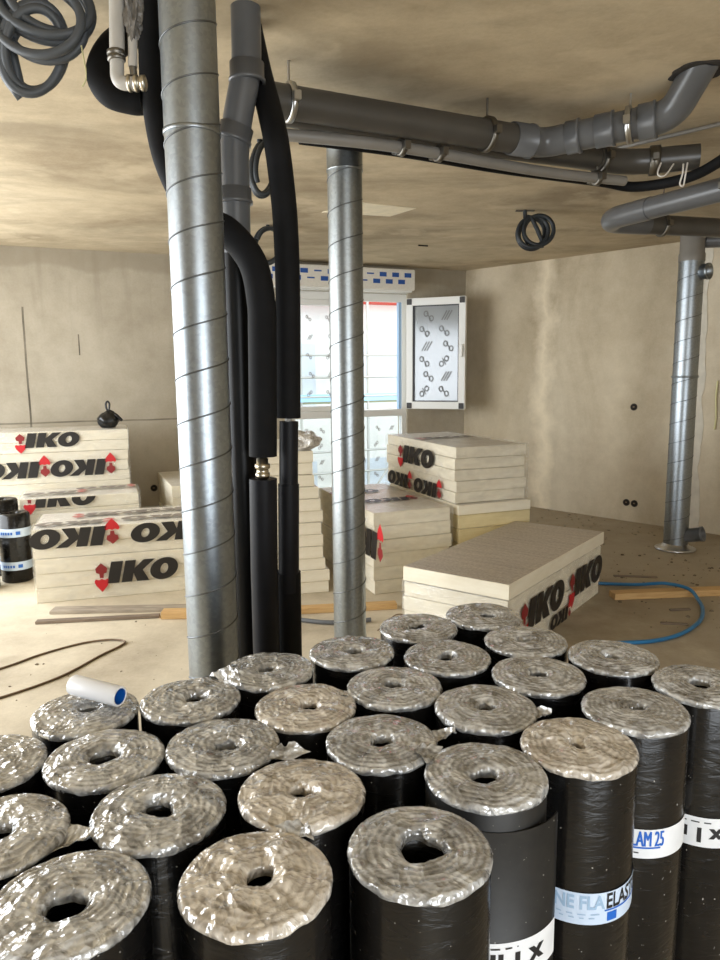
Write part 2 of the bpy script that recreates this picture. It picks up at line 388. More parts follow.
# ------------------------------------------------------------------ the room shell
H = 2.75
COR = Vector((1.295, 8.93, 0)); BA = R(23.7); RA = math.atan2(-1.812, 1.705)
BD = Vector((math.cos(BA), math.sin(BA), 0)); RD = Vector((math.cos(RA), math.sin(RA), 0))
S_L = -5.84                                             # far end of the back wall along its own axis
LW = COR + BD*S_L                                       # corner with the left wall
RE = COR + RD*4.7
XR = RE.x
poly = [(LW.x-.3, -2.5), (XR+.3, -2.5), (XR+.3, RE.y+.1), (COR.x+.25, COR.y+.45), (LW.x-.3, LW.y+.2)]
def slab(name, z0, z1, mat):
    n = len(poly); mb = MB(); vs = [(x, y, z0) for x, y in poly]+[(x, y, z1) for x, y in poly]
    mb.add(vs, [tuple(range(n))[::-1], tuple(range(n, 2*n))]+[(i, (i+1) % n, n+(i+1) % n, n+i) for i in range(n)])
    return tag(mb.obj(name, mat), None, None, None, 'structure')
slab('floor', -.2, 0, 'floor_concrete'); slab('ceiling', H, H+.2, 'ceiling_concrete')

def wall(name, org, ang, x0, x1, holes, mat, thick=.25):
    """wall in its own frame: x along it, +y outward; holes = (x0,x1,z0,z1)"""
    xs = sorted({x0, x1, *[h[0] for h in holes], *[h[1] for h in holes]}); zs = sorted({0, H, *[h[2] for h in holes], *[h[3] for h in holes]})
    mb = MB()
    for a, b in zip(xs, xs[1:]):
        for c, d in zip(zs, zs[1:]):
            if not any(h[0] <= a and b <= h[1] and h[2] <= c and d <= h[3] for h in holes): mb.box((a, 0, c), (b, thick, d))
    bm = bmesh.new(); me = mb.mesh(name, mat); bm.from_mesh(me); bmesh.ops.remove_doubles(bm, verts=bm.verts, dist=1e-5)
    dup = {}
    for f in bm.faces: dup.setdefault(tuple(round(q, 4) for q in f.calc_center_median()), []).append(f)
    bmesh.ops.delete(bm, geom=[f for g in dup.values() if len(g) > 1 for f in g], context='FACES_ONLY')
    bm.to_mesh(me); bm.free()
    return tag(link(name, me, None, org, ang), None, None, None, 'structure')
WX0, WX1, WZ0, WZ1 = -2.24, -.79, .14, 2.45
wb = wall('wall_back', COR, BA, S_L, .26, [(WX0, WX1, WZ0, WZ1)], 'wall_concrete')
wr = wall('wall_right', COR, RA, 0, 4.7, [], 'wall_plaster')
wall('wall_left', (LW.x, -2.25, 0), PI/2, 0, LW.y+2.25+.1, [(2.5, 8.4, .35, 2.55)], 'wall_concrete')
wall('wall_rear', (XR, -2.0, 0), PI, 0, XR-LW.x, [(XR-2.85, XR-.15, .2, 2.55)], 'wall_concrete')  # opening added in this unseen wall to hold the rear fill light
wall('wall_side', (XR, RE.y, 0), -PI/2, 0, RE.y+2.25, [], 'wall_plaster')
def hole_disc(name, parent, x, z, r, mats=('socket_brown', 'hole_dark')):
    mb = MB(); mb.lathe([(r*1.0, 0), (r*1.0, .006), (r*.86, .006), (r*.80, .001)], 20, (x, -.0005, z), (0, -1, 0), caps=False)
    o = mb.obj(name, mats[0], parent)
    m2 = MB(); m2.lathe([(r*.82, 0), (r*.80, .0015)], 20, (x, -.0004, z), (0, -1, 0)); m2.obj('socket_well', mats[1], o)
    m3 = MB(); m3.box((x-r*.35, -.004, z-r*.15), (x+r*.2, -.001, z+r*.2)); m3.obj('wire_end', 'cable_brown', o)
for x, z in ((2.183, 1.184), (2.150, .195), (2.236, .194)): hole_disc('socket_box', wr, x, z, .036)
hole_disc('socket_box', wb, -3.762, .384, .036)
# pale plaster strip beside the duct, with a ragged edge
mb = MB(); a = []; b = []
for k in range(41):
    z = .02+2.70*k/40; a.append((2.70, -.006, z)); b.append((2.86+.05*noise.noise((0, 3.1, z*2.5))+.02*noise.noise((4, 1, z*9))+.05*max(0, .9-z), -.006, z))
vs = a+b+[(p[0], .0, p[2]) for p in a]+[(p[0], .0, p[2]) for p in b]; n = 41
fs = [(i, n+i, n+i+1, i+1) for i in range(40)]+[(i, i+1, 2*n+i+1, 2*n+i) for i in range(40)]+[(n+i, 3*n+i, 3*n+i+1, n+i+1) for i in range(40)]
mb.add(vs, fs); mb.obj('plaster_strip', 'plaster_pale', wr)
mb = MB(); mb.tube(smooth_path([(2.985, -.012, 1.45), (2.98, -.016, 1.3), (2.99, -.013, 1.12), (2.984, -.012, 1.0)]), .009, 8); mb.obj('wall_wire', 'wire_yellow', wr)
# pale rectangular patch in the ceiling slab
pp = [(-.266, 5.629), (.018, 5.318), (.43, 5.524), (.25, 5.792)]
mb = MB(); mb.add([(x, y, H) for x, y in pp]+[(x, y, H-.004) for x, y in pp], [(4, 5, 6, 7)[::-1], (0, 1, 5, 4), (1, 2, 6, 5), (2, 3, 7, 6), (3, 0, 4, 7)])
tag(mb.obj('trim_1', 'plaster_patch'), 'pale rectangular patch filled into the ceiling', None, None, 'structure')

# ------------------------------------------------------------------ window
win = tag(link('window_1', None, None, COR, BA), 'white window with one sash swung open under a roller shutter box', None, None, 'structure')
TR = 1.09; FW = .055
def frame_bar(name, lo, hi, mat='window_white', par=win, b=.006):
    return MB().box(lo, hi, b).obj(name, mat, par)
frame_bar('frame_jamb', (WX0, .03, WZ0), (WX0+FW, .11, WZ1)); frame_bar('frame_jamb', (WX1-FW, .03, WZ0), (WX1, .11, WZ1))
frame_bar('frame_head', (WX0+FW, .03, WZ1-.09), (WX1-FW, .11, WZ1)); frame_bar('frame_sill', (WX0+FW, .03, WZ0), (WX1-FW, .11, WZ0+.07))
frame_bar('transom', (WX0+FW, .025, TR-.05), (WX1-FW, .115, TR+.03))
XM = (WX0+WX1)/2
frame_bar('mullion', (XM-.035, .03, WZ0+.07), (XM+.035, .11, TR-.05))
frame_bar('sash_post', (XM-.04, .015, TR+.03), (XM+.02, .10, WZ1-.09))
frame_bar('frame_edge', (WX1-FW-.035, .045, TR+.03), (WX1-FW, .10, WZ1-.09), 'print_paleblue')
def marks(parent, x0, x1, z0, z1, y, sc, cols, rows, mat, name='film_mark', skip=()):
    """printed marks on the protective film: two rings joined by a slanted stroke"""
    k = 0
    for r in range(rows):
        for c in range(cols):
            if (r, c) in skip: continue
            cx = x0+(x1-x0)*(c+.5)/cols+sc*.25*(1 if r % 2 else -1); cz = z0+(z1-z0)*(r+.5)/rows
            mb = MB(); a0 = -.7 if (r+c) % 3 else .8
            def ring(ux, uz, ro, ri, n=14):
                vs = []
                for q in range(n): vs += [(cx+ux+ro*math.cos(2*PI*q/n), y, cz+uz+ro*1.2*math.sin(2*PI*q/n)), (cx+ux+ri*math.cos(2*PI*q/n), y, cz+uz+ri*1.2*math.sin(2*PI*q/n))]
                mb.add(vs, [(2*q, 2*((q+1) % n), 2*((q+1) % n)+1, 2*q+1) for q in range(n)])
            def stroke(p, q, wd):
                dx, dz = q[0]-p[0], q[1]-p[1]; l = math.hypot(dx, dz); nx, nz = -dz/l*wd, dx/l*wd
                mb.add([(cx+p[0]+nx, y, cz+p[1]+nz), (cx+q[0]+nx, y, cz+q[1]+nz), (cx+q[0]-nx, y, cz+q[1]-nz), (cx+p[0]-nx, y, cz+p[1]-nz)], [(0, 1, 2, 3)])
            if (r+2*c) % 4 == 3:
                for j in (-1, 0, 1): stroke((-.5*sc+j*.3*sc, -.5*sc), (.1*sc+j*.3*sc, .55*sc), .07*sc)
            else:
                ca, sa = math.cos(a0), math.sin(a0); ring(-.42*sc*ca, -.42*sc*sa, .30*sc, .17*sc); ring(.42*sc*ca, .42*sc*sa, .30*sc, .17*sc); stroke((-.22*sc, .38*sc), (.22*sc, -.38*sc), .06*sc)
            mb.obj(name, mat, parent)
def glass_pane(x0, x1, z0, z1, y, mat, par, name='pane'):
    return MB().box((x0, y, z0), (x1, y+.012, z1)).obj(name, mat, par)
# closed left sash
sl = MB()
ax0, ax1, az0, az1 = WX0+FW, XM-.04, TR+.03, WZ1-.09
for lo, hi in (((ax0, .02, az0), (ax0+.06, .09, az1)), ((ax1-.06, .02, az0), (ax1, .09, az1)), ((ax0+.06, .02, az0), (ax1-.06, .09, az0+.06)), ((ax0+.06, .02, az1-.06), (ax1-.06, .09, az1))): sl.box(lo, hi, .005)
sash_l = sl.obj('closed_sash', 'window_white', win)
g = glass_pane(ax0+.06, ax1-.06, az0+.06, az1-.06, .05, 'glass', sash_l); marks(sash_l, ax0+.08, ax1-.08, az0+.1, az1-.1, .046, .055, 2, 5, 'print_faded')
for x0, x1 in ((WX0+FW, XM-.035), (XM+.035, WX1-FW)):
    glass_pane(x0, x1, WZ0+.07, TR-.05, .06, 'glass', win); marks(win, x0+.03, x1-.03, WZ0+.12, TR-.1, .056, .05, 3, 4, 'print_faded')
# sash swung open against the side wall: own frame, x from hinge to free edge
sa = math.atan2(-.26, .64)-BA
sw, z0, z1 = .70, 1.125, 2.395
sash = link('open_sash', None, win, (WX1-.02, -.035, 0), sa)
def sbar(name, lo, hi, m, b=.005): return MB().box(lo, hi, b).obj(name, m, sash)
sbar('sash_stile', (0, -.035, z0), (.075, .035, z1), 'window_white'); sbar('sash_stile', (sw-.075, -.035, z0), (sw, .035, z1), 'window_white')
sbar('sash_rail', (.075, -.035, z0), (sw-.075, .035, z0+.085), 'window_white'); sbar('sash_rail', (.075, -.035, z1-.085), (sw-.075, .035, z1), 'window_white')
for lo, hi in (((.075, -.02, z0+.085), (.095, .02, z1-.085)), ((sw-.087, -.02, z0+.085), (sw-.075, .02, z1-.085)), ((.095, -.02, z0+.085), (sw-.087, .02, z0+.097)), ((.095, -.02, z1-.097), (sw-.087, .02, z1-.085))): sbar('gasket', lo, hi, 'gasket', 0)
for cx in (0, sw-.075):
    for cz in (z0, z1-.08): sbar('corner_block', (cx+.008, -.043, cz+.006), (cx+.067, -.034, cz+.072), 'corner_block', .003)
glass_pane(.095, sw-.087, z0+.097, z1-.097, -.006, 'filmed_glass', sash)
marks(sash, .12, sw-.11, z0+.12, z1-.12, -.0075, .10, 2, 6, 'mark_grey')
sbar('sash_handle', (sw-.045, -.075, 1.72), (sw-.025, -.043, 1.86), 'window_white')
# roller shutter box with printed blocks
sb = thing('shutter_box', 'white roller shutter box printed with blue blocks above the window', 'shutter box', COR, BA)
MB().box((-2.62, -.20, 2.47), (-.80, -.002, 2.70), .008).obj('box_shell', 'polystyrene', sb)
MB().box((-2.62, -.17, 2.452), (-.82, -.005, 2.47), 0).obj('box_lip', 'window_white', sb)
for j in range(12):
    for i in range(2):
        x = -2.56+j*.155+(i*.08); z = 2.535+i*.075
        if j % 4 == 3: lo, hi = (x, -.2015, z+.02), (x+.085, -.1995, z+.035)
        else: lo, hi = (x, -.2015, z), (x+.085, -.1995, z+.048)
        if hi[0] < -.81: MB().box(lo, hi).obj('printed_block', 'print_blue', sb)
MB().box((-.8005, -.15, 2.545), (-.7985, -.09, 2.60)).obj('printed_block', 'print_blue', sb)

# ------------------------------------------------------------------ outside the window
def out(x, y, z): return COR+BD*x+Vector((-BD.y, BD.x, 0))*y+Vector((0, 0, z))
MB().box((-30, 0, 0), (30, 40, .2)).obj('ground', 'earth', None, out(0, .3, -3.2), BA)['kind'] = 'structure'
fb = thing('neighbour_building', 'white building with red eaves seen bright through the window', 'building', out(-1.4, 8, -3.0), BA)
MB().box((-8, 0, 0), (8, .4, 6.1)).obj('facade', 'facade_white', fb)
MB().box((-8, -.5, 6.1), (8, .6, 6.9), .02).obj('eaves', 'facade_red', fb)
for i in range(7):
    for zz in (1.0, 3.7): 
        o = MB().box((-7+i*2.1, -.03, zz), (-6+i*2.1, .02, zz+1.5), 0).obj('facade_window', 'facade_glass', fb)
sf = thing('scaffold', 'steel scaffold with boards along the white building outside', 'scaffold', out(-1.4, 6.4, -3.0), BA)
for i in range(9):
    for yy in (0, .8): MB().tube([(-6+i*1.5, yy, 0), (-6+i*1.5, yy, 6.6)], .03, 8).obj('standard', 'scaffold_steel', sf)
for zz in (1.9, 3.9):
    MB().box((-6.2, .02, zz), (6.2, .78, zz+.05)).obj('deck', 'scaffold_board', sf)
    for d in (.15, .55, 1.0): MB().tube([(-6.2, -.04, zz+d), (6.2, -.04, zz+d)], .024, 8).obj('guard_rail', 'scaffold_steel', sf)
    MB().box((-6.2, -.05, zz+.05), (6.2, -.02, zz+.2)).obj('toe_board', 'blue_netting', sf)
for i in range(0, 8, 2): MB().tube([(-6+i*1.5, -.07, 1.9), (-6+i*1.5+1.5, -.07, 3.9)], .022, 8).obj('brace', 'scaffold_steel', sf)

# ------------------------------------------------------------------ spiral ducts
def spiral_duct(name, label, x, y, r, z0, z1, pitch, mat, collars=(), phase=0.0, hand=1):
    t = thing(name, label, 'duct', (x, y, z0))
    MB().lathe([(r, 0), (r, z1-z0)], 48).obj('duct_wall', mat, t)
    turns = (z1-z0)/pitch; n = int(turns*36); path = []
    for k in range(n+1):
        a = hand*2*PI*k/36+phase; path.append(((r+.0005)*math.cos(a), (r+.0005)*math.sin(a), k/n*(z1-z0)*.999+.0005))
    MB().tube(path, .0026, 6).obj('spiral_seam', 'seam_steel', t)
    for (a, b, e) in collars:
        MB().lathe([(r+.0005, a), (r+e, a), (r+e, a+.006), (r+e*.5, a+.012), (r+e*.5, b-.012), (r+e, b-.006), (r+e, b), (r+.0005, b)], 48, caps=False).obj('collar', mat, t)
    return t
spiral_duct('spiral_duct', 'thick galvanised spiral duct standing beside the black insulated pipes', -.478, 2.22, .08, 0, H, .135, 'galvanised', [(2.25, 2.262, .003)], .6)
spiral_duct('spiral_duct', 'galvanised spiral duct rising to the grey drain pipe before the window', -.057, 3.46, .08, 0, H, .15, 'galvanised_dull', [(2.47, 2.60, .004)], 2.0)
rd_ = spiral_duct('spiral_duct', 'galvanised spiral duct with two side branches near the plastered wall', 2.762, 6.16, .1, 0, 2.50, .17, 'galvanised', [(1.488, 1.506, .008)], .3)
MB().lathe([(.104, 2.44), (.104, 2.50), (.097, 2.51), (.097, H-.002)], 40).obj('upper_sleeve', 'pvc_light', rd_)
MB().lathe([(.1, 0), (.165, .002), (.17, .012), (.15, .022), (.12, .03), (.102, .055)], 40, caps=False).obj('foot_flange', 'foil', rd_)
def branch(org, d, r, l, mat, par, nm='branch'):
    d = Vector(d).normalized(); mb = MB(); mb.lathe([(r, 0), (r, l), (r*1.08, l), (r*1.08, l+.02), (r*.9, l+.02), (r*.9, l-.08)], 28, org, d, caps=False)
    o = mb.obj(nm, mat, par); MB().lathe([(r*.9, l-.08), (r*.88, l-.079)], 28, org, d).obj('branch_bore', 'hole_dark', o)
branch((.05, -.05, 2.35), (.62, -.75, 0), .062, .06, 'galvanised', rd_)
branch((.06, -.05, .13), (.72, -.66, .25), .06, .13, 'pvc_grey', rd_)
MB().tube([(.09, -.02, 2.60), (1.2, -.25, 2.60)], .055, 24).obj('upper_branch', 'pvc_grey', rd_)

# ------------------------------------------------------------------ grey drain pipes under the ceiling
def clamp(par, p, d, r, rod_top=None, mat='clamp_steel', wdt=.022):
    d = Vector(d).normalized(); p = Vector(p); mb = MB()
    mb.lathe([(r+.002, -wdt/2), (r+.012, -wdt/2), (r+.012, wdt/2), (r+.002, wdt/2)], 32, p, d, caps=False)
    side = d.cross(Vector((0, 0, 1))).normalized()
    for sgn in (-1, 1):
        q = p+side*sgn*(r+.02); mb.box((-.012, -.014, -.018), (.012, .014, .018), .003, M4=Matrix.Translation(q) @ d.to_track_quat('Y', 'Z').to_matrix().to_4x4())
    o = mb.obj('pipe_clamp', mat, par)
    if rod_top: MB().tube([(p.x, p.y, p.z+r+.008), (p.x, p.y, rod_top)], .005, 8).obj('hanger_rod', mat, o)
def socket(par, p, d, r, l, mat):
    MB().lathe([(r+.001, -l/2), (r+.008, -l/2), (r+.008, l/2-.012), (r+.012, l/2-.010), (r+.012, l/2), (r+.001, l/2)], 36, p, d, caps=False).obj('pipe_socket', mat, par)
p1 = thing('drain_pipe', 'thick grey drain pipe bending up into the ceiling hole', 'pipe', (-.36, 2.92, 2.6)); O = Vector((.36, -2.92, -2.6))
rel = lambda L, O=O: [Vector(q)+O for q in L]
P1 = [(-.359, 2.924, 2.6), (.10, 3.148, 2.6), (.78, 3.475, 2.6), (.95, 3.505, 2.6), (1.20, 3.335, 2.62)]
r1 = .0625
MB().tube(rel(P1[:3]), r1, 36).obj('pipe_run', 'pvc_dark', p1)
MB().tube(rel(fillet([(.75, 3.461, 2.6), (.86, 3.513, 2.6), (1.23, 3.312, 2.623)], .12, 10)), r1+.001, 36).obj('pipe_bend', 'pvc_grey', p1)
MB().tube(rel(fillet([(1.215, 3.322, 2.622), (1.34, 3.252, 2.632), (1.386, 3.072, 2.79)], .13, 12)), r1+.003, 36).obj('pipe_elbow', 'pvc_grey', p1)
dA = Vector(P1[2])-Vector(P1[0]); dB = Vector(P1[4])-Vector((.86, 3.513, 2.6))
socket(p1, Vector((.745, 3.458, 2.6))+O, dA, r1, .11, 'pvc_grey'); socket(p1, Vector((.98, 3.447, 2.607))+O, dB, r1, .06, 'pvc_grey'); socket(p1, Vector((1.10, 3.382, 2.615))+O, dB, r1, .08, 'pvc_grey')
socket(p1, Vector((1.255, 3.30, 2.625))+O, dB, r1+.003, .07, 'pvc_grey')
clamp(p1, Vector((.575, 3.376, 2.6))+O, dA, r1, H-2.6); clamp(p1, Vector((1.19, 3.335, 2.62))+O, dB, r1+.004, H-2.6, 'steel'); clamp(p1, Vector((-.26, 2.972, 2.6))+O, dA, r1, H-2.6, 'steel')
mb = MB(); n = 40; vs = []
for rr, zz in ((.03, -.002), (.088, -.006), (.104, -.001)):
    for k in range(n):
        q = rr*(1+.22*noise.noise((math.cos(2*PI*k/n)*2, math.sin(2*PI*k/n)*2, rr*30))); vs.append((1.374+q*math.cos(2*PI*k/n), 3.115+q*1.15*math.sin(2*PI*k/n), H+zz))
mb.add([Vector(v)+O for v in vs], [(i*n+k, (i+1)*n+k, (i+1)*n+(k+1) % n, i*n+(k+1) % n) for i in range(2) for k in range(n)]); mb.obj('painted_hole', 'hole_shade', p1)  # flat dark disc paints the shade inside the ceiling hole; slab is uncut

P2 = [(-.31, 3.12, 2.62), (.56, 3.55, 2.62), (1.25, 3.85, 2.62), (1.47, 3.79, 2.62), (1.60, 3.72, 2.62)]
p2 = thing('drain_pipe', 'grey drain pipe running behind the pipe that enters the ceiling', 'pipe', P2[0]); O2 = -Vector(P2[0])
MB().tube(rel(P2[:3], O2)[:], .058, 32).obj('pipe_run', 'pvc_dark', p2)
MB().tube(rel(fillet([(1.20, 3.828, 2.62), (1.40, 3.915, 2.62), (1.72, 3.82, 2.62)], .12), O2), .0615, 32).obj('pipe_bend', 'pvc_dark', p2)
clamp(p2, Vector((1.23, 3.841, 2.62))+O2, (Vector(P2[2])-Vector(P2[1])), .0605, H-2.62)
clamp(p2, Vector((1.52, 3.88, 2.62))+O2, (.32, -.095, 0), .0605, None, 'clamp_steel', .05)

P3 = [(-.30, 3.075, 2.515), (.183, 3.255, 2.515), (.877, 3.65, 2.515), (1.36, 3.85, 2.515)]
p3 = thing('waste_pipe', 'thin pale grey waste pipe slung under the drain pipes', 'pipe', P3[0]); O3 = -Vector(P3[0])
MB().tube(rel(smooth_path(P3, 6), O3), .024, 24).obj('pipe_run', 'pvc_light', p3)
for q, d in (((.19, 3.259, 2.515), (.6, .33, 0)), ((.36, 3.352, 2.515), (.65, .37, 0)), ((1.20, 3.79, 2.515), (.6, .25, 0))): clamp(p3, Vector(q)+O3, d, .024, .055)
k = .98/.93
P4 = [(-.229*k, 3.072*k, 2.55), (.184*k, 3.258*k, 2.55), (.666*k, 3.535*k, 2.55), (1.209*k, 3.79*k, 2.55), (1.418*k, 3.83*k, 2.53), (1.59*k, 3.60*k, 2.52), (1.66*k, 3.30*k, 2.56), (1.72*k, 3.0*k, 2.6)]
tag(MB().tube(smooth_path(P4, 8), .026, 20).obj('insulated_hose', 'foam_black'), 'long black insulated hose running behind the ceiling drain pipes', 'hose')
tag(MB().tube([(1.35, 4.12, H-.014), (1.773, 3.681, H-.014), (2.1, 3.34, H-.014)], .010, 10).obj('ceiling_conduit', 'pvc_light'), 'thin pale conduit fixed along the ceiling behind the pipe elbow', 'conduit')
def cord(pts, lab): return tag(MB().tube(smooth_path(pts, 6), .004, 6).obj('cord', 'cord_white'), lab, 'cord', 'white cords on the ceiling pipes')
def P(x, y, z): return Vector((x, y, z))
cord([(1.62, 3.72, 2.565), (1.60, 3.69, 2.50), (1.59, 3.685, 2.45), (1.575, 3.69, 2.46), (1.59, 3.70, 2.51), (1.60, 3.72, 2.56)], 'longer white cord loop dangling straight down from the ceiling pipes')
cord([(1.56, 3.74, 2.565), (1.50, 3.68, 2.50), (1.47, 3.67, 2.49), (1.46, 3.68, 2.51), (1.49, 3.72, 2.565)], 'shorter curled white cord loop under the ceiling pipes')
pu = thing('drain_pipe', 'grey drain pipe doubling back in a hairpin beside the duct with branches', 'pipe', (1.65, 4.6, 2.5)); OU = Vector((-1.65, -4.6, -2.5))
MB().tube(rel([(2.30, 3.17, 2.5), (1.70, 4.46, 2.5)], OU), .062, 32).obj('pipe_run', 'pvc_grey', pu)
MB().tube(rel(fillet([(1.722, 4.413, 2.5), (1.60, 4.675, 2.5), (1.62, 4.82, 2.5), (1.89, 4.893, 2.5)], .16, 12), OU), .0655, 32).obj('pipe_bend', 'pvc_grey', pu)
MB().tube(rel([(1.86, 4.885, 2.5), (2.60, 5.085, 2.5)], OU), .062, 32).obj('pipe_run', 'pvc_dark', pu)
clamp(pu, Vector((2.0, 4.923, 2.5))+OU, (.74, .2, 0), .062, H-2.5); clamp(pu, Vector((1.95, 3.922, 2.5))+OU, (.6, -1.29, 0), .062, H-2.5)

# ------------------------------------------------------------------ bundle of pipes beside the thick duct
A = [(-.625, 2.44, 2.742), (-.634, 2.43, 2.536), (-.626, 2.42, 2.390), (-.596, 2.42, 2.225), (-.517, 2.42, 2.072), (-.419, 2.42, 2.018), (-.344, 2.42, 1.924), (-.319, 2.42, 1.803), (-.318, 2.42, 1.674), (-.327, 2.42, 1.289)]
tA = thing('insulated_pipe', 'fat black insulated pipe curving around the thick duct to a silver coupling', 'pipe', (-.33, 2.42, 0)); OA = Vector((.33, -2.42, 0))
MB().tube(rel(smooth_path(A, 8), OA), .047, 28).obj('upper_insulation', 'foam_black', tA)
MB().tube(rel([(-.329, 2.42, 1.212), (-.334, 2.42, .9), (-.336, 2.42, .0)], OA), .047, 28).obj('lower_insulation', 'foam_black_smooth', tA)
mb = MB(); mb.lathe([(.017, -.09), (.017, -.035), (.024, -.035), (.024, -.018), (.02, -.016), (.02, -.004), (.026, -.002), (.026, .012), (.02, .014), (.02, .03), (.016, .032), (.016, .09)], 24, Vector((-.328, 2.405, 1.252))+OA); mb.obj('coupling', 'brass_nickel', tA)
D = [(-.36, 2.56, H), (-.362, 2.56, 2.56), (-.40, 2.56, 2.40), (-.413, 2.56, 2.30), (-.416, 2.56, 1.95)]
tD = thing('soil_pipe', 'grey soil pipe with an offset bend dropping behind the thick duct', 'pipe', (-.42, 2.56, 0)); OD = Vector((.42, -2.56, 0))
MB().tube(rel(fillet(D, .07), OD), .049, 30).obj('grey_pipe', 'pvc_grey', tD)
socket(tD, Vector((-.362, 2.56, 2.55))+OD, (0, 0, -1), .049, .06, 'pvc_grey'); socket(tD, Vector((-.408, 2.56, 2.36))+OD, (-.3, 0, -1), .049, .05, 'pvc_grey'); socket(tD, Vector((-.416, 2.56, 2.16))+OD, (0, 0, -1), .049, .05, 'pvc_grey')
MB().tube(rel([(-.416, 2.56, 1.97), (-.42, 2.56, 0)], OD), .053, 30).obj('black_pipe', 'pipe_black', tD)
B = [(-.35, 2.50, 2.745), (-.320, 2.50, 2.565), (-.294, 2.50, 2.444), (-.265, 2.50, 2.321), (-.249, 2.50, 2.181), (-.240, 2.50, 2.038), (-.238, 2.50, 1.81), (-.246, 2.50, 1.412)]
B[0] = (-.365, 2.68, 2.745); B[1] = (-.335, 2.665, 2.60); B[2] = (-.297, 2.59, 2.455)
tB = thing('insulated_pipe', 'straight black insulated pipe with a cut sleeve nearest the window', 'pipe', (-.26, 2.5, 0)); OB = Vector((.26, -2.5, 0))
MB().tube(rel(smooth_path(B, 8), OB), .042, 28).obj('upper_insulation', 'foam_black', tB)
MB().tube(rel([(-.246, 2.5, 1.43), (-.2465, 2.5, 1.395)], OB), .012, 12).obj('bare_pipe', 'pipe_white', tB)
MB().tube(rel([(-.245, 2.5, 1.400), (-.251, 2.5, 1.18)], OB), .033, 24).obj('inner_sleeve', 'foam_black_smooth', tB)
MB().tube(rel([(-.251, 2.5, 1.18), (-.260, 2.5, .79)], OB), .037, 24).obj('lower_insulation', 'foam_black_smooth', tB)
MB().tube(rel([(-.262, 2.51, .86), (-.268, 2.51, .0)], OB), .046, 24).obj('floor_sleeve', 'foam_black', tB)
Cc = [(-.72, 2.66, 2.74), (-.79, 2.54, 2.63), (-.812, 2.46, 2.52), (-.775, 2.42, 2.445), (-.71, 2.425, 2.425), (-.680, 2.43, 2.425)]
tag(MB().tube(smooth_path(Cc, 10), .046, 26).obj('insulated_elbow', 'foam_black'), 'short black insulated bend under the ceiling behind the white pipe', 'pipe')
tW = thing('water_pipe', 'white water pipe with an elbow and threaded fitting beside the duct', 'pipe', (-.70, 2.28, 2.4)); OW = Vector((.70, -2.28, -2.4))
MB().tube(rel([(-.690, 2.28, H), (-.703, 2.28, 2.478)], OW), .0215, 22).obj('riser', 'pipe_white', tW)
MB().lathe([(.022, 0), (.026, .002), (.026, .012), (.022, .014), (.026, .018), (.026, .028), (.022, .03)], 22, Vector((-.704, 2.28, 2.478))+OW, (-.05, 0, 1)).obj('crimp_ring', 'clamp_steel', tW)
MB().tube(rel(fillet([(-.704, 2.28, 2.478), (-.706, 2.28, 2.418), (-.655, 2.28, 2.416)], .03), OW), .020, 20).obj('elbow', 'pipe_white', tW)
MB().lathe([(.016, 0), (.024, .001), (.024, .010), (.018, .012), (.018, .018), (.024, .020), (.024, .030), (.018, .032), (.018, .038), (.022, .04), (.022, .052), (.016, .054)], 20, Vector((-.675, 2.28, 2.417))+OW, (1, 0, 0)).obj('fitting', 'brass_nickel', tW)
MB().tube(rel([(-.654, 2.28, 2.54), (-.658, 2.28, 2.462)], OW), .0135, 16).obj('stub_pipe', 'pipe_white', tW)
MB().tube(rel([(-.658, 2.28, 2.465), (-.656, 2.28, 2.436)], OW), .011, 14).obj('stub_end', 'clamp_steel', tW)
bm = bmesh.new(); bmesh.ops.create_icosphere(bm, subdivisions=4, radius=1)
for v in bm.verts:
    k = 1+.45*noise.noise(v.co*2.2)+.22*noise.noise(v.co*6); v.co = Vector((v.co.x*.026*k, v.co.y*.022*k, v.co.z*.085*k))
me = bpy.data.meshes.new('torn_wrap'); bm.to_mesh(me); bm.free(); me.materials.append(M['torn_foil'])
link('torn_wrap', me, tW, Vector((-.648, 2.28, 2.615))+OW)

# ------------------------------------------------------------------ coils of conduit hanging from the ceiling
def coil(name, label, anchor, loops, r, mat, tail=None, bracket=False, group=None):
    t = thing(name, label, 'cable', anchor, 0, group); rg = random.Random(len(label)*13)
    pts = []
    for (c, e1, e2, turns, jit) in loops:
        c = Vector(c); e1 = Vector(e1); e2 = Vector(e2); n = int(turns*22); nn = e1.cross(e2).normalized()
        for k in range(n):
            a = 2*PI*k/22; j = 1+jit*math.sin(a*.43+1.3)+jit*.6*math.sin(a*.21)
            a += 2.0
            pts.append(c+e1*math.cos(a)*j+e2*math.sin(a)*j+nn*(r*1.5*math.sin(a*.37)+r*1.2*math.cos(a*.9)))
    MB().tube([Vector((0, 0, 0)), Vector((0, 0, -.02))]+smooth_path(pts, 2), r, 12).obj('conduit_loops', mat, t)
    if tail: MB().tube(smooth_path(tail, 6), .0025, 6).obj('bare_wire', 'wire_yellow', t)
    if bracket: MB().box((-.07, -.012, -.012), (.07, .012, 0), .002).obj('bracket', 'clamp_steel', t)
    return t
coil('conduit_coil', 'big bundle of grey conduit coiled under the ceiling', (-.93, 2.42, H),
     [((-.03, .02, -.05), (.12, .02, -.035), (.02, .03, .085), 3.6, .13), ((-.045, .0, -.10), (.125, .0, -.03), (.02, .02, .10), 2.2, .10), ((-.085, .03, -.17), (.085, .02, .02), (-.015, .02, -.11), 3.4, .13)], .0145, 'conduit_grey',
     [(.075, 0, -.17), (.08, 0, -.21), (.085, 0, -.26), (.07, 0, -.29)])
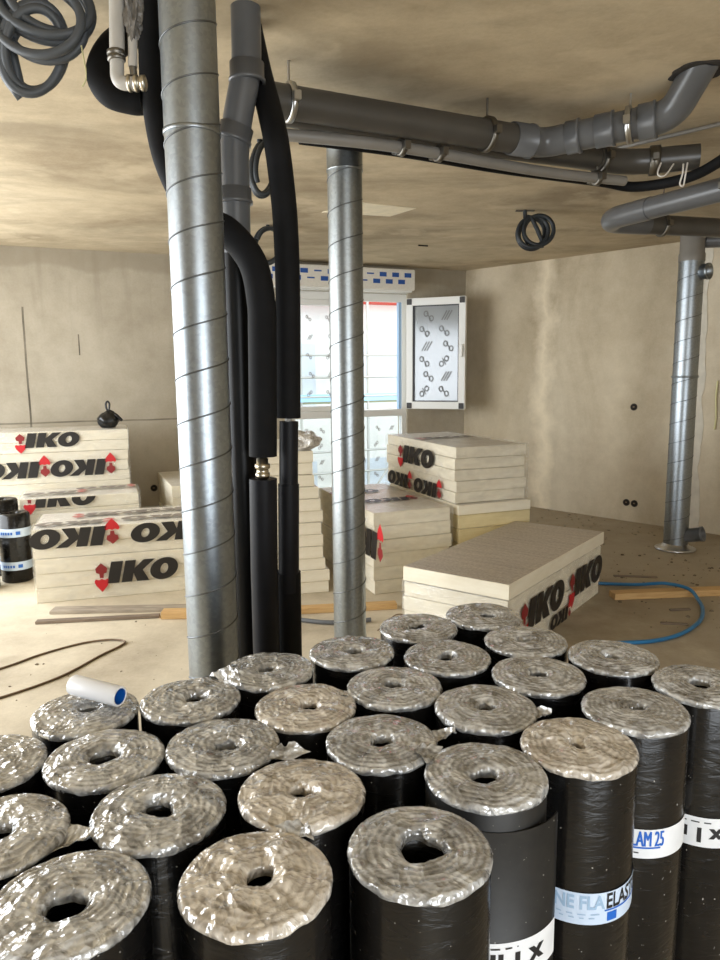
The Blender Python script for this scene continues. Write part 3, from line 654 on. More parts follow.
coil('conduit_coil', 'small dark conduit coil on a bracket in the open ceiling', (1.253, 5.624, H),
     [((.06, 0, -.165), (.105, .03, .02), (-.01, .03, .105), 2.6, .10), ((.10, 0, -.15), (.105, .02, .01), (-.01, .02, .105), 1.4, .07)], .016, 'conduit_dark', None, True)
coil('conduit_coil', 'dark conduit coil hanging behind the grey soil pipe', (-.50, 3.92, H),
     [((.02, 0, -.14), (.055, .03, .0), (.01, .02, .125), 3.4, .10)], .014, 'conduit_dark')
coil('conduit_coil', 'conduit coil hanging behind the curved black pipes', (-.73, 6.09, H),
     [((.0, 0, -.16), (.10, .03, .0), (.01, .02, .13), 3.2, .10)], .016, 'conduit_dark')
# small fixing left in the ceiling
tag(MB().box((-.05, -.006, -.012), (.05, .006, 0), .001).obj('ceiling_fixing', 'hole_dark', None, (.62, 7.1, H), .4), 'small dark metal fixing left in the ceiling near the window', 'fixing')

# ------------------------------------------------------------------ printed logo
def logo_geo():
    sh = .22; lets = MB(); arr = MB(); tail = MB()
    S = lambda x, z: (x+sh*z, 0, z)
    lets.add([S(0, 0), S(.52, 0), S(.52, 1), S(0, 1)], [(0, 1, 2, 3)])
    lets.add([S(.62, 0), S(1.08, 0), S(1.08, 1), S(.62, 1)], [(0, 1, 2, 3)])
    lets.add([S(1.08, .40), S(1.08, .62), S(1.42, 1), S(1.92, 1), S(1.46, .52), S(1.84, 0), S(1.30, 0)], [(0, 1, 2, 3, 4, 5, 6)])
    n = 28; vs = []
    for k in range(n):
        a = 2*PI*k/n; vs += [S(2.42+.62*math.cos(a), .5+.52*math.sin(a)), S(2.42+.17*math.cos(a), .5+.24*math.sin(a))]
    lets.add(vs, [(2*k, 2*((k+1) % n), 2*((k+1) % n)+1, 2*k+1) for k in range(n)])
    pts = [(-.22, -.38), (.02, -.08), (.10, .12), (.04, .24), (-.10, .18), (-.22, .24), (-.34, .18), (-.48, .24), (-.54, .12), (-.46, -.08)]
    arr.add([(x, 0, z) for x, z in pts], [tuple(range(10))])
    pts = [(-.30, .28), (-.14, .28), (-.12, .48), (.0, .52), (.04, .72), (-.08, .84), (-.22, .98), (-.36, .84), (-.48, .72), (-.44, .52), (-.32, .48)]
    tail.add([(x, 0, z) for x, z in pts], [tuple(range(11))])
    return lets.mesh('logo_lettering'), arr.mesh('logo_arrow'), tail.mesh('logo_arrow_tail')
LG = logo_geo()
def logo(parent, org, ux, uz, h, rot=False, faded=False, sx=1.0, clip=None):
    """org = lower left of the printed block on the face; ux / uz = face directions (outward normal = ux x uz flipped)"""
    mats = ('print_faded', 'print_red_faded', 'print_red_faded') if faded else ('print_dark', 'print_red', 'print_red_dark')
    ux = Vector(ux).normalized(); uz = Vector(uz).normalized(); ny = uz.cross(ux)
    for me, nm, mt in zip(LG, ('logo_lettering', 'logo_arrow', 'logo_arrow'), mats):
        m2 = LOGO_CACHE.get((me.name, mt))
        if not m2:
            m2 = me.copy(); m2.materials.clear(); m2.materials.append(M[mt]); LOGO_CACHE[(me.name, mt)] = m2
        if clip is not None:
            m2 = m2.copy(); bm = bmesh.new(); bm.from_mesh(m2)
            bmesh.ops.bisect_plane(bm, geom=bm.verts[:]+bm.edges[:]+bm.faces[:], plane_co=(0, 0, clip), plane_no=(0, 0, 1), clear_outer=True)
            n_ = len(bm.faces); bm.to_mesh(m2); bm.free()
            if not n_: continue
        o = link(nm, m2, parent)
        b = Matrix(((ux.x, ny.x, uz.x, 0), (ux.y, ny.y, uz.y, 0), (ux.z, ny.z, uz.z, 0), (0, 0, 0, 1)))
        L = Matrix.Diagonal((h*sx, 1, h, 1))
        if rot: L = Matrix.Translation((2.82*h*sx, 0, h)) @ Matrix.Rotation(PI, 4, 'Y') @ L
        o.matrix_local = Matrix.Translation(org) @ b @ L
LOGO_CACHE = {}

# ------------------------------------------------------------------ insulation board packs
def board_mesh(L, W, T, foam, face):
    return MB().box((0, 0, 0), (L, W, T), .004, 0, 1).mesh('insulation_board', foam, face)
def pack(label, org, ang, L, W, T, n, z0=0, film=True, foam='foam_cream', face='facer_white', jit=.008, seed=1, name='insulation_pack', bulge=.006, group=None):
    """org = front left corner seen from the camera; x along the front, y to the back"""
    t = thing(name, label, 'insulation pack', (org[0], org[1], z0), ang, group); rg = random.Random(seed)
    me = board_mesh(L, W, T-.002, foam, face)
    for k in range(n): link('board', me, t, (rg.uniform(-jit, jit), rg.uniform(-jit, jit), k*T))
    if film:
        e = jit+bulge; mb = MB(); nx, nz = 24, 8; hh = n*T+.004
        def sheet(f, nu, nv, k):
            vs = [f(i/nu, j/nv) for j in range(nv+1) for i in range(nu+1)]
            mb.add(vs, [(j*(nu+1)+i, j*(nu+1)+i+1, (j+1)*(nu+1)+i+1, (j+1)*(nu+1)+i) for j in range(nv) for i in range(nu)], True)
        w_ = lambda u, v, s: .004*noise.noise((u*5+s, v*4, seed))*math.sin(PI*min(1, max(0, u)))
        sheet(lambda u, v: (-e+u*(L+2*e), -e+w_(u, v, 0), .002+v*hh), nx, nz, 0)
        sheet(lambda u, v: (-e+w_(u, v, 3), W+e-u*(W+2*e), .002+v*hh), 12, nz, 1)
        sheet(lambda u, v: (L+e+w_(u, v, 5), -e+u*(W+2*e), .002+v*hh), 12, nz, 1)
        sheet(lambda u, v: (-e+u*(L+2*e), -e+v*(W+2*e), .002+hh+w_(u, v, 7)*.5), nx, 12, 2)
        mb.obj('wrapping_film', 'wrap_film', t)
    t['_e'] = jit+bulge+.006
    return t
X_, Y_, Z_ = Vector((1, 0, 0)), Vector((0, 1, 0)), Vector((0, 0, 1))
def on_front(t, x, z, h, **k): logo(t, (x, -t['_e'], z), X_, Z_, h, **k)
def on_left(t, y, z, h, W, **k): logo(t, (-t['_e'], W-y, z), -Y_, Z_, h, **k)      # y measured from the back
def on_right(t, y, z, h, L, **k): logo(t, (L+t['_e'], y, z), Y_, Z_, h, **k)
def on_top(t, x, y, z, h, **k): logo(t, (x, y, z), X_, Y_, h, **k)
# wrapped pack at the left, nearest
s1 = pack('film wrapped insulation pack lying before the bitumen rolls and tall pack', (-2.235, 4.80), R(16.7), 1.22, .60, .104, 5, seed=3)
on_front(s1, .03, .385, .135, rot=True, sx=1.18); on_front(s1, .69, .385, .135, rot=True, sx=1.18); on_front(s1, .46, .105, .155, sx=1.0)
on_top(s1, .05, .06, .531, .12, faded=True, sx=1.2, rot=True); on_top(s1, .62, .10, .531, .12, faded=True, sx=1.2, rot=True); on_top(s1, .30, .34, .531, .12, faded=True, sx=1.2); on_top(s1, .72, .36, .531, .12, faded=True, sx=1.2, rot=True)
# tall pack against the back wall
a2 = R(19); e2 = Vector((math.cos(a2), math.sin(a2)))
o2 = Vector((-2.075, 6.42))-e2*1.3
s2 = pack('tall film wrapped insulation pack carrying the small black bag', o2, a2, 1.3, .6, .09, 12, seed=5)
on_front(s2, .46, .945, .125, sx=1.12); on_front(s2, .16, .685, .14, rot=True, sx=1.05); on_front(s2, .70, .685, .14, rot=True, sx=1.05)
a3 = R(19.5); e3 = Vector((math.cos(a3), math.sin(a3))); o3 = Vector((-1.845, 5.92))-e3*.9
s3 = pack('low insulation pack in front of the tall pack with the bag', o3, a3, .9, .46, .098, 6, seed=6, foam='foam_cream')
on_front(s3, .10, .515, .14, sx=1.05, clip=.5); on_top(s3, .05, .10, .603, .12, faded=True, sx=1.1, rot=True); on_top(s3, .45, .26, .603, .12, faded=True, sx=1.1, rot=True)
# pack partly behind the thick duct
pack('insulation pack mostly hidden behind the thick spiral duct', (-1.63, 6.15), R(22), .62, 1.0, .1, 6, seed=8)
# pair of packs by the window
d5 = R(21.4)
s5 = pack('film wrapped insulation pack before the window with logos on top', (.098, 4.93), d5, .60, 1.22, .0985, 6, z0=.0, seed=9)
on_left(s5, 1.22-.40, .27, .20, 1.22, sx=.9, rot=True); on_top(s5, .12, .35, .598, .13, faded=False, sx=.95, rot=True); on_top(s5, .02, .78, .598, .13, sx=.9)
s6 = pack('unwrapped yellowish insulation pack carrying the pack beside the window', (.72, 5.17), d5, .615, 1.22, .104, 5, seed=10, film=False, foam='foam_yellow', face='facer_white', jit=.004)
s6b = pack('single pale insulation board between the two packs by the window', (.716, 5.155), d5, .62, 1.23, .075, 1, z0=.5205, seed=11, film=False, name='insulation_board', jit=.003)
s4 = pack('film wrapped insulation pack stacked highest beside the open window sash', (.70, 5.21), d5, .60, 1.24, .0835, 5, z0=.5975, seed=12, jit=.010)
on_left(s4, .36, .215, .145, 1.24, sx=1.25); on_left(s4, .10, .0, .115, 1.24, rot=True, sx=1.15); on_left(s4, .62, .0, .115, 1.24, rot=True, sx=1.15)
on_top(s4, .08, .65, .424, .12, faded=True, sx=1.2)
# low stack in the foreground: pack plus a loose board on top
af = R(53.5); uf = Vector((math.cos(af), math.sin(af))); vf = Vector((-uf.y, uf.x)); df_ = Vector((.78, 3.70)); LF, WF = 1.55, .655
of = df_+vf*WF                                            # front left corner; local x runs along -vf
sf1 = pack('film wrapped insulation pack under the loose board behind the membrane rolls', of, af-PI/2, WF, LF-.04, .0875, 4, seed=14, jit=.005, bulge=.004)
on_right(sf1, .24, .115, .175, WF, sx=1.02); on_right(sf1, .98, .115, .175, WF, sx=.98); on_right(sf1, .62, .004, .085, WF, rot=True, sx=1.1)
fl = pack('loose insulation board with grey facing lying on the foreground pack', of-uf*.01, af-PI/2, WF+.012, LF, .088, 1, z0=.3565, seed=15, film=False, name='insulation_board', face='facer', jit=.001)
# tall uneven stack of loose boards behind the black pipes
ORD = ['lowest', 'second lowest', 'third lowest', 'fourth lowest', 'fifth lowest', 'sixth lowest', 'sixth highest', 'fifth highest', 'fourth highest', 'third highest', 'second highest', 'topmost']
rg = random.Random(21); bmsh = board_mesh(.60, 1.0, .083, 'foam_cream', 'facer_white'); d7 = R(14)
for k in range(12):
    ox = -.845+(.04 if k in (0, 1) else 0)+rg.uniform(-.014, .014)-(.02 if k > 8 else 0)-.006*max(0, k-3)
    t = link('insulation_board', bmsh, None, (ox, 4.86+rg.uniform(-.012, .012)+.004*k, k*.085), d7+rg.uniform(-.012, .012))
    tag(t, ORD[k]+' board in the uneven stack of loose cream boards behind the black pipes', 'insulation board', 'boards in the tall uneven stack')
# crumpled film lying on that stack
bm = bmesh.new(); bmesh.ops.create_icosphere(bm, subdivisions=4, radius=1)
for v in bm.verts:
    k = 1+.22*noise.noise(v.co*2.1)+.08*noise.noise(v.co*6); v.co = Vector((v.co.x*.14*k, v.co.y*.12*k, max(-.055, v.co.z*.075*k)))
me = bpy.data.meshes.new('film_bundle'); bm.to_mesh(me); bm.free(); me.materials.append(M['film_pale']); me.polygons.foreach_set('use_smooth', [True]*len(me.polygons))
tag(link('film_bundle', me, None, (-.42, 5.15, 1.02+.055)), 'rounded bundle of clear film on top of the loose board stack', 'film')
# small black bag on the tall pack
tb = thing('plastic_bag', 'small knotted black plastic bag on the tall insulation pack', 'bag', (-2.262, 6.50, 1.0865), .2)
bm = bmesh.new(); bmesh.ops.create_icosphere(bm, subdivisions=4, radius=1)
for v in bm.verts:
    k = 1+.14*noise.noise(v.co*1.8)+.05*noise.noise(v.co*7); z = v.co.z*.085*k; tap = 1-.45*max(0, v.co.z)**2
    v.co = Vector((v.co.x*.095*k*tap, v.co.y*.085*k*tap, max(0, z+.07)))
me = bpy.data.meshes.new('bag_body'); bm.to_mesh(me); bm.free(); me.materials.append(M['bag_black']); me.polygons.foreach_set('use_smooth', [True]*len(me.polygons)); link('bag_body', me, tb)
lp = [(.0, 0, .14), (-.012, 0, .175), (-.014, 0, .215), (.002, 0, .235), (.016, 0, .212), (.012, 0, .175), (.004, 0, .14)]
MB().tube(smooth_path(lp, 6), .009, 8).obj('bag_loop', 'bag_black', tb)
MB().tube(smooth_path([(.01, 0, .145), (.05, -.01, .125), (.09, -.02, .095), (.12, -.02, .06)], 6), [.02]*6+[.016]*6+[.013]*7, 10).obj('bag_tail', 'bag_black', tb)

# ------------------------------------------------------------------ lettering wrapped on a roll
def text_mesh(s, size, mat, bold=.012, space=1.0):
    cu = bpy.data.curves.new('lettering', 'FONT'); cu.body = s; cu.size = size; cu.offset = bold*size; cu.space_character = space; cu.resolution_u = 3
    o = bpy.data.objects.new('lettering_tmp', cu); C.objects.link(o); bpy.context.view_layer.update()
    me = bpy.data.meshes.new_from_object(o.evaluated_get(bpy.context.evaluated_depsgraph_get())); bpy.data.objects.remove(o); bpy.data.curves.remove(cu)
    return me
def wrap_text(par, s, size, r, a0, z, mat, rot=False, bold=.012, sx=1.0, end=False):
    """a0: angle on the roll where the text starts (screen left); runs anticlockwise seen from above"""
    me = text_mesh(s, size, mat, bold); bm = bmesh.new(); bm.from_mesh(me)
    xs = [v.co.x for v in bm.verts]; wd = max(xs); 
    q = min(xs)+.004
    if end: a0 -= wd*sx/r
    while q < wd:
        bmesh.ops.bisect_plane(bm, geom=bm.verts[:]+bm.edges[:]+bm.faces[:], plane_co=(q, 0, 0), plane_no=(1, 0, 0)); q += .005
    for v in bm.verts:
        x, y = v.co.x*sx, v.co.y
        if rot: x, y = wd*sx-x, size*.7-y
        a = a0+x/(RR if callable(r) else r); rr = r(a) if callable(r) else r; v.co = Vector((rr*math.cos(a), rr*math.sin(a), z+y))
    bm.to_mesh(me); bm.free(); me.materials.clear(); me.materials.append(M[mat]); return link('lettering', me, par)
def band(par, r, z0, z1, mat, name='paper_band', a0=0, a1=2*PI, n=64):
    vs = []; full = abs(a1-a0-2*PI) < 1e-6; m = n if full else n+1
    for k in range(m):
        a = a0+(a1-a0)*k/n; rr = r(a) if callable(r) else r; vs += [(rr*math.cos(a), rr*math.sin(a), z0), (rr*math.cos(a), rr*math.sin(a), z1)]
    mb = MB(); mb.add(vs, [(2*k, 2*((k+1) % m), 2*((k+1) % m)+1, 2*k+1) for k in range(n)], True); return mb.obj(name, mat, par)

# ------------------------------------------------------------------ bitumen membrane rolls
ROLLS = [(0.624, 1.246), (0.464, 1.153), (0.333, 1.036), (0.176, 0.957), (0.068, 0.795), (-0.123, 0.745), (-0.324, 0.712), (-0.270, 0.879), (-0.084, 0.917), (0.030, 1.054), (0.212, 1.164), (0.335, 1.296), (0.506, 1.380), (0.351, 1.470), (0.288, 1.634), (0.173, 1.386), (0.060, 1.251), (0.129, 1.556), (-0.020, 1.419), (-0.098, 1.175), (-0.181, 1.330), (-0.217, 1.046), (-0.304, 1.205), (-0.475, 1.164), (-0.389, 1.012), (-0.564, 0.997), (-0.463, 0.831)]
LBL = {0: 'black membrane roll with a white band lettered upside down', 1: 'black membrane roll with a blue lettered white band', 2: 'black membrane roll with beige cloudy film end and pale blue band',
       3: 'matt black membrane roll with loose outer flap and white lettered band', 4: 'black membrane roll with wide dark core between flapped roll and slumped beige film roll',
       5: 'black membrane roll under loose cloudy beige film', 6: 'grey ended membrane roll next to the roll under loose beige film', 7: 'grey ended membrane roll with a big dark core beside the pinched beige one',
       8: 'black membrane roll with cloudy beige pinched film end', 9: 'membrane roll with a film tail between the pinched beige roll and flapped roll', 10: 'grey ended membrane roll tucked behind the roll with pale blue band',
       11: 'membrane roll tucked behind the roll with the blue lettered band', 12: 'membrane roll beside the white banded end roll, towards the blue hose', 14: 'outermost membrane roll standing towards the foreground board pack',
       17: 'membrane roll touching the outermost roll on the side of the middle duct', 18: 'membrane roll standing before the foot of the middle duct', 19: 'membrane roll with faintly beige film end before the black pipes',
       20: 'membrane roll standing right before the black insulated pipes', 21: 'grey ended membrane roll between the pinched beige roll and the spiral duct', 22: 'membrane roll with puffed film standing before the thick spiral duct',
       23: 'black membrane roll carrying the white tube', 13: 'membrane roll touching the outermost roll on the side of the blue hose', 15: 'membrane roll wedged at the centre of six grey ended rolls', 16: 'membrane roll with a pulled film corner beside the faintly beige one', 24: 'membrane roll in front of the roll that carries the white tube', 25: 'membrane roll beside the white tube roll at the edge of the crowd', 26: 'membrane roll with a long pointed film tail beside the big cored roll'}
RR = .0858
def roll_body():
    return MB().lathe([(RR-.003, 0), (RR, .004), (RR, .988), (RR-.002, .9955), (.042, .995), (.039, .95), (.039, .45), (.0, .45)], 56, caps=False).mesh('membrane', 'membrane_black')
RB = roll_body()
def cap_mesh(seed, hole, mat, lift=0.0, wild=1.0):
    mb = MB(); n = 84; rg = random.Random(seed); hx, hy = rg.uniform(-.006, .006), rg.uniform(-.006, .006); sq = rg.uniform(.6, 1.0); sa = rg.uniform(0, PI)
    prof = [(-.022, 0), (-.010, 0)]
    ts = [0, .03, .07, .12, .17, .22, .28, .34, .40, .46, .52, .58, .64, .70, .76, .82, .87, .91, .945, .97, .99, 1.0]
    vs = []; rows = 0
    def hole_r(a): return hole*(1+.30*noise.noise((math.cos(a)*1.3, math.sin(a)*1.3, seed*1.7)))*(1-(1-sq)*abs(math.sin(a-sa)))
    ph = rg.uniform(0, 6)
    for z, _ in prof:
        for k in range(n):
            a = 2*PI*k/n; r = hole_r(a)*(1.04 if z < -.015 else .97); vs.append((hx+r*math.cos(a), hy+r*math.sin(a), .998+z*.6))
        rows += 1
    for t in ts:
        for k in range(n):
            a = 2*PI*k/n; rh = hole_r(a); r = rh+(RR+.0015-rh)*t
            base = .9985+.004*math.sin(PI*t**.7)-.003*(max(0, t-.95)/.05)**2-.004*(max(0, .14-t)/.14)**2
            c = Vector((math.cos(a)*r*24, math.sin(a)*r*24, seed*3.3))
            wr = .0030*noise.noise(c)+.0016*(.5-abs(noise.noise(c*1.9)))+.0010*(.5-abs(noise.noise(c*4.1)))
            rad = .0012*noise.noise((math.cos(a)*6, math.sin(a)*6, seed+t*2))*(1-abs(2*t-1)*.4)
            spiral = .0006*math.sin((t*7+a/(2*PI))*2*PI+ph+3*noise.noise(c*.6))
            edge = 1-.6*max(0, t-.9)/.1
            z = base+(wr*wild+rad*wild+spiral)*edge+lift*max(0, noise.noise((math.cos(a)*1.2+seed, math.sin(a)*1.2, 2)))*math.sin(PI*t)
            f = 1-t*.5
            vs.append((hx*(1-t)+r*math.cos(a), hy*(1-t)+r*math.sin(a), z))
        rows += 1
    for dz, dr in ((-.001, .0020), (-.004, .0018), (-.006, .0004)):
        for k in range(n):
            a = 2*PI*k/n; q = noise.noise((math.cos(a)*4, math.sin(a)*4, seed+dz*90)); r = RR+dr+.0005*q
            vs.append((r*math.cos(a), r*math.sin(a), .9955+dz*(1+.5*q)))
        rows += 1
    fs = [(i*n+k, i*n+(k+1) % n, (i+1)*n+(k+1) % n, (i+1)*n+k) for i in range(rows-1) for k in range(n)]
    mb.add(vs, [f[::1] for f in fs], True)
    return mb.mesh('film_end', mat)
holes = {0: .021, 1: .017, 2: .015, 3: .022, 4: .027, 5: .018, 6: .023, 7: .027, 8: .019, 9: .019}
for i, (x, y) in enumerate(ROLLS):
    lab = LBL.get(i, 'grey ended membrane roll between the blue banded roll and the outermost roll')
    t = thing('membrane_roll', lab, 'membrane roll', (x, y, 0), 0, 'standing membrane rolls')
    body = link('membrane', RB, t)
    if i == 3:
        m = RB.copy(); m.materials.clear(); m.materials.append(M['membrane_matt']); body.data = m
    body.rotation_euler = (0, 0, i*1.7)
    mt = 'film_beige' if i in (2, 5, 8, 19) else 'film_grey'
    link('film_end', cap_mesh(i+1, holes.get(i, .016+.007*((i*37) % 10)/10), mt, .012 if i in (5, 2, 22) else .004, 1.5 if i in (2, 5, 8) else 1.0), t)
    t['_i'] = i
rolls = sorted([o for o in bpy.data.objects if '_i' in o.keys()], key=lambda o: o['_i'])
for o in rolls: del o['_i']
def facing(i):
    """angle of the side of roll i that is turned to the room's open side"""
    x, y = ROLLS[i]; return math.atan2(-y, -x)
# bands with their lettering
r = RR+.0014
def bars(t, r, a0, z, n, seed, mat='print_black', h=.0022, gap=.012):
    """rows too small to read: short printed dashes"""
    rg = random.Random(seed); a = a0
    for _ in range(n):
        l = rg.uniform(.06, .16); band(t, r, z, z+h, mat, 'printed_dash', a, a+l, 3); a += l+gap/RR*.6
t = rolls[1]; band(t, r, .781, .832, 'label_white'); a = facing(1)
for k in (-1, 0, 1): wrap_text(t, 'ELASTOPHENE FLAM 25', .038, r+.0006+.0001*k, a+.66+.0085*k, .803, 'print_bluebright', bold=.0, sx=.45, end=True)
band(t, r+.0005, .7985, .8015, 'print_bluebright', 'printed_line', a-1.2, a+.60, 24); bars(t, r+.0006, a-.5, .790, 4, 1)
t = rolls[2]; band(t, r, .761, .812, 'label_bluish'); a = facing(2)
wrap_text(t, 'ELASTOPHENE FLA', .030, r+.0006, a+.55, .787, 'print_paleblue', bold=.03, sx=.78, end=True); wrap_text(t, 'ELASTOPHENE', .034, r+.0006, a+.57, .786, 'print_black', bold=.02, sx=.68)
band(t, r+.0005, .7815, .784, 'print_bluebright', 'printed_line', a+.55, a+1.5, 16); band(t, r+.0005, .765, .779, 'print_bluebright', 'printed_square', a+.60, a+.80, 6)
for zz in (.777, .771): bars(t, r+.0006, a-.8, zz, 7, int(zz*1000), 'print_paleblue', .0018)
t = rolls[0]; band(t, r, .731, .787, 'label_white'); a = facing(0)
wrap_text(t, 'x 1 m', .036, r+.0006, a-.42, .741, 'print_black', rot=True, bold=.05, sx=1.0); bars(t, r+.0006, a-.7, .777, 5, 5)
# the loose outer lap of the matt roll, its band running over it
t = rolls[3]; a = facing(3)
lap = lambda q: RR+.0025+.014*max(0, (q-a-.35)/1.05)**1.6
vs = []; n = 20; A0, A1 = a-.75, a+1.38
for k in range(n+1):
    s_ = k/n; a_ = A0+s_*(A1-A0); rr_ = lap(a_)
    for z in (.03, .968-.006*s_): vs.append((rr_*math.cos(a_), rr_*math.sin(a_), z))
mb = MB(); mb.add(vs, [(2*k, 2*k+2, 2*k+3, 2*k+1) for k in range(n)], True); o = mb.obj('outer_lap', 'membrane_matt', t); md = o.modifiers.new('thick', 'SOLIDIFY'); md.thickness = .0025; md.offset = -1
band(t, lambda q: lap(q)+.0012, .748, .803, 'label_white', a0=A0, a1=A1-.03)
wrap_text(t, 'x 1 m', .040, lambda q: lap(q)+.0018, a+.0, .757, 'print_black', rot=True, bold=.05, sx=.92); bars(t, RR+.0048, a-.1, .794, 4, 6)
# pinched flaps of film sticking out of a few roll ends
def flap(i, ang, l, wd, z, up=.01):
    vs = []; nu, nv = 6, 5
    for u in range(nu+1):
        for v in range(nv+1):
            q = u/nu; s_ = (v/nv-.5); w_ = wd*(1-q*.72); rr_ = RR-.006+l*q
            vs.append((rr_*math.cos(ang)-s_*w_*math.sin(ang), rr_*math.sin(ang)+s_*w_*math.cos(ang), z+up*q+.007*noise.noise((u*.9, v*.9, i*2.1))+.006*abs(s_)*2))
    mb = MB(); mb.add(vs, [(u*(nv+1)+v, (u+1)*(nv+1)+v, (u+1)*(nv+1)+v+1, u*(nv+1)+v+1) for u in range(nu) for v in range(nv)], True); mb.obj('film_flap', 'film_grey', rolls[i])
flap(26, -.05, .045, .06, .987); flap(9, .15, .04, .04, .99); flap(3, 2.6, .03, .06, .998, .006); flap(5, 1.1, .022, .06, 1.0, .004); flap(8, 1.9, .02, .07, 1.002, .012); flap(10, -.3, .03, .05, .99); flap(23, -2.0, .015, .05, .99); flap(16, -2.7, .03, .05, .99); flap(22, .9, .02, .09, .998, .02)
# white tube lying on one roll
tt = thing('plastic_tube', 'short white plastic tube with blue lining on a membrane roll', 'tube', (-.466, 1.185, 1.008), 0)
tdir = Vector((.098, -.042, -.004)).normalized(); q0 = Vector((-.045, .022, .018))
MB().lathe([(.0165, 0), (.0175, .002), (.0175, .103), (.0165, .105), (.0140, .105), (.0140, .004), (.0165, .0)], 32, q0, tdir, caps=False).obj('tube_wall', 'white_plastic', tt)
MB().lathe([(.0138, .030), (.0138, .1045)], 32, q0, tdir, caps=False).obj('blue_lining', 'blue_plastic', tt)
MB().lathe([(.0137, .03), (.0136, .031)], 24, q0, tdir).obj('tube_plug', 'blue_plastic', tt)

# short rolls standing at the left
def short_roll(x, y, h, seed, lab):
    t = thing('short_membrane_roll', lab, 'membrane roll', (x, y, 0), 0, 'short membrane rolls'); rr = .115
    MB().lathe([(rr-.01, 0), (rr, .01), (rr, h-.015), (rr-.012, h), (.03, h-.004), (.03, h-.05)], 40, caps=True).obj('membrane', 'membrane_black', t)
    a = math.atan2(-y, -x)
    for z in (.10, .355):
        band(t, rr+.0015, z, z+.065, 'label_bluish'); b_ = band(t, rr+.002, z+.018, z+.045, 'print_bluebright', 'printed_square', a+.05, a+.33, 6)
        
        for k in range(5): band(t, rr+.002, z+.020, z+.040, 'print_bluebright', 'printed_letter', a-.95+k*.17, a-.95+k*.17+.12, 3)
short_roll(-2.65, 5.40, .53, 1, 'short black membrane roll with two bands beside the nearest wrapped pack')
short_roll(-2.83, 5.60, .60, 2, 'taller short membrane roll standing behind the banded short roll')
short_roll(-2.80, 5.165, .30, 3, 'lowest short membrane roll in front of the other short rolls')

# ------------------------------------------------------------------ things on the floor
def plank(label, p, q, wd, th, mat, z=0, name='timber_plank', group=None):
    p = Vector(p); q = Vector(q); d = q-p; t = MB().box((0, -wd/2, 0), (d.length, wd/2, th), .003).obj(name, mat, None, (p.x, p.y, z), math.atan2(d.y, d.x)); return tag(t, label, 'plank', group)
plank('grey weathered plank before the wrapped pack with the fallen batten', (-2.06, 4.62), (-.95, 4.66), .10, .022, 'timber_grey')
plank('thin dark batten on the floor beside the pale timber', (-2.07, 4.40), (-1.31, 4.50), .045, .02, 'timber_dark')
plank('short pale timber offcut touching the dark batten beside the duct', (-1.29, 4.49), (-.85, 4.50), .08, .05, 'timber_pale')
plank('pale timber batten behind the foot of the middle spiral duct', (-.72, 4.52), (.235, 4.645), .07, .04, 'timber_pale')
plank('long pale timber batten on the floor beside the blue hose', (1.735, 4.80), (3.3, 4.95), .09, .045, 'timber_pale')
bh = [(1.62, 5.08, .012), (1.80, 5.04, .012), (2.015, 5.03, .014), (2.208, 4.96, .062), (2.30, 4.78, .062), (2.245, 4.51, .014), (2.11, 4.29, .012), (1.89, 4.08, .012), (1.67, 3.97, .012), (1.40, 3.94, .012), (1.20, 3.86, .012)]
bh = [(1.60, 5.15, .014), (1.80, 5.10, .014), (2.0, 5.02, .03), (2.15, 4.93, .064), (2.26, 4.80, .064), (2.265, 4.66, .03), (2.225, 4.51, .014), (2.10, 4.29, .012), (1.89, 4.08, .012), (1.67, 3.97, .012), (1.40, 3.94, .012), (1.20, 3.86, .012)]
tag(MB().tube(smooth_path(bh, 8), .012, 12).obj('water_hose', 'blue_hose'), 'bright blue hose looping across the floor by the batten', 'hose')
cb = [(-2.30, 3.30, .006), (-1.944, 3.678, .006), (-1.813, 3.868, .006), (-1.649, 4.03, .006), (-1.50, 4.085, .008), (-1.40, 4.06, .008), (-1.40, 3.99, .006), (-1.466, 3.846, .006), (-1.576, 3.567, .006), (-1.771, 3.326, .006), (-2.05, 3.08, .006)]
tag(MB().tube(smooth_path(cb, 8), .006, 8).obj('cable', 'cable_brown'), 'thin brown cable doubled back in a loop on the floor', 'cable')
gh = [(-.66, 4.42, .016), (-.50, 4.42, .016), (-.362, 4.37, .016), (-.229, 4.33, .016), (-.10, 4.33, .016), (.06, 4.37, .016)]
tag(MB().tube(smooth_path(gh, 8), .014, 10).obj('grey_hose', 'hose_grey'), 'grey hose curving behind the middle duct on the floor', 'hose')
wr_ = [(.10, 4.20, .006), (.16, 4.30, .02), (.22, 4.36, .05), (.28, 4.38, .035), (.22, 4.28, .02), (.15, 4.16, .03), (.12, 4.08, .012), (.2, 4.12, .03), (.3, 4.3, .01)]
tag(MB().tube(smooth_path(wr_, 6), .004, 6).obj('wire', 'cable_brown'), 'tangled brown wire on the floor beside the middle duct', 'wire')
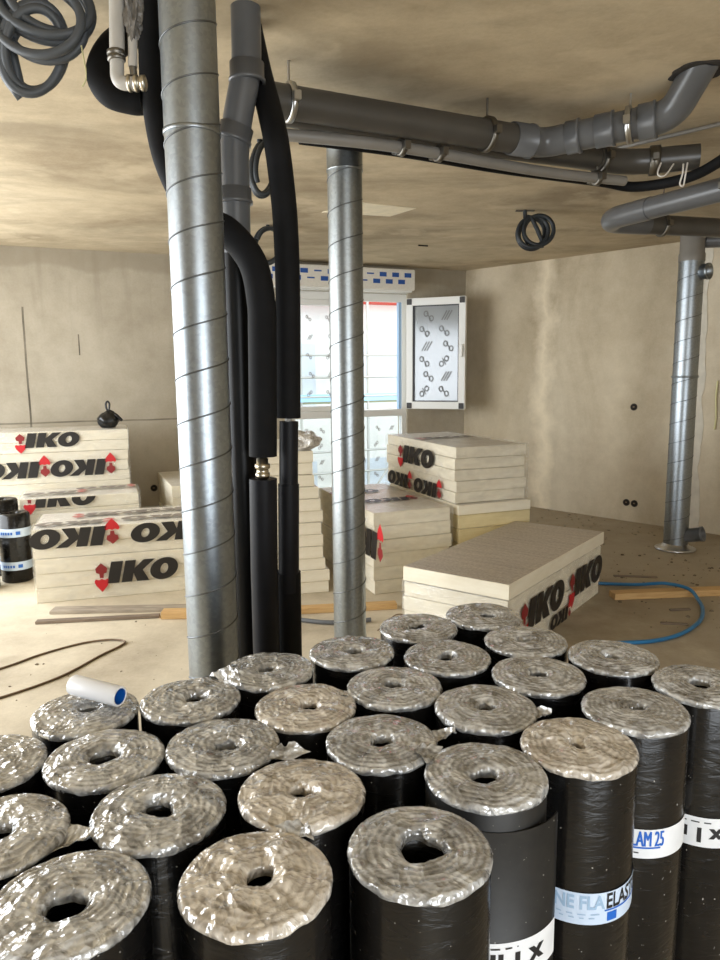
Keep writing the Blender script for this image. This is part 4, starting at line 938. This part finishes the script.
# crumbs of plaster and rubble, uncountable
def rubble(name, label, n, area_fn, smin, smax, mat, seed):
    rg = random.Random(seed); mb = MB()
    for _ in range(n):
        x, y = area_fn(rg); s = smin+(smax-smin)*rg.random()**3; vs = []; a0 = rg.uniform(0, 6)
        for zz, sc in ((0, 1.0), (s*.5, .75)):
            for k in range(5): a = a0+2*PI*k/5; j = s*sc*rg.uniform(.6, 1.1); vs.append((x+j*math.cos(a), y+j*math.sin(a), zz))
        mb.add(vs, [(5, 6, 7, 8, 9)]+[(k, (k+1) % 5, 5+(k+1) % 5, 5+k) for k in range(5)])
    return tag(mb.obj(name, mat), label, 'rubble', None, 'stuff')
def near_right(rg):
    while True:
        s = rg.uniform(.3, 4.2); d = abs(rg.gauss(0, .55))+.03; p = COR+RD*s+Vector((RD.y, -RD.x, 0))*(-d if False else d)
        if Vector((RD.y, -RD.x, 0)).dot(Vector((-1, -1, 0))) < 0: p = COR+RD*s-Vector((RD.y, -RD.x, 0))*d
        if p.y > 5.3: return p.x, p.y
def mid_right(rg): return rg.uniform(1.75, 3.1), rg.uniform(4.2, 6.0)
def left_floor(rg): return rg.uniform(-2.6, -.3), rg.uniform(2.6, 4.5)
rubble('rubble', 'crumbs of plaster swept along the foot of the plastered wall', 420, near_right, .004, .022, 'rubble', 1)
rubble('rubble', 'dark crumbs scattered on the floor around the blue hose', 200, mid_right, .003, .018, 'rubble_dark', 2)
rubble('rubble', 'fine dark grit scattered on the pale floor by the cable', 110, left_floor, .003, .012, 'rubble_dark', 3)
for lab, p, a, l, m in (('dark wood splinter near the long batten', (2.02, 4.53), .1, .14, 'timber_dark'), ('second dark splinter inside the blue hose loop', (1.86, 4.29), -.2, .16, 'timber_dark'), ('brown splinter near the end of the foreground pack', (1.93, 5.33), -.15, .32, 'timber_dark')):
    tag(MB().box((0, -.012, 0), (l, .012, .012), .003).obj('wood_splinter', m, None, (p[0], p[1], 0), a), lab, 'splinter')
for o in bpy.data.objects:
    for kk in ('_e',):
        if kk in o.keys(): del o[kk]
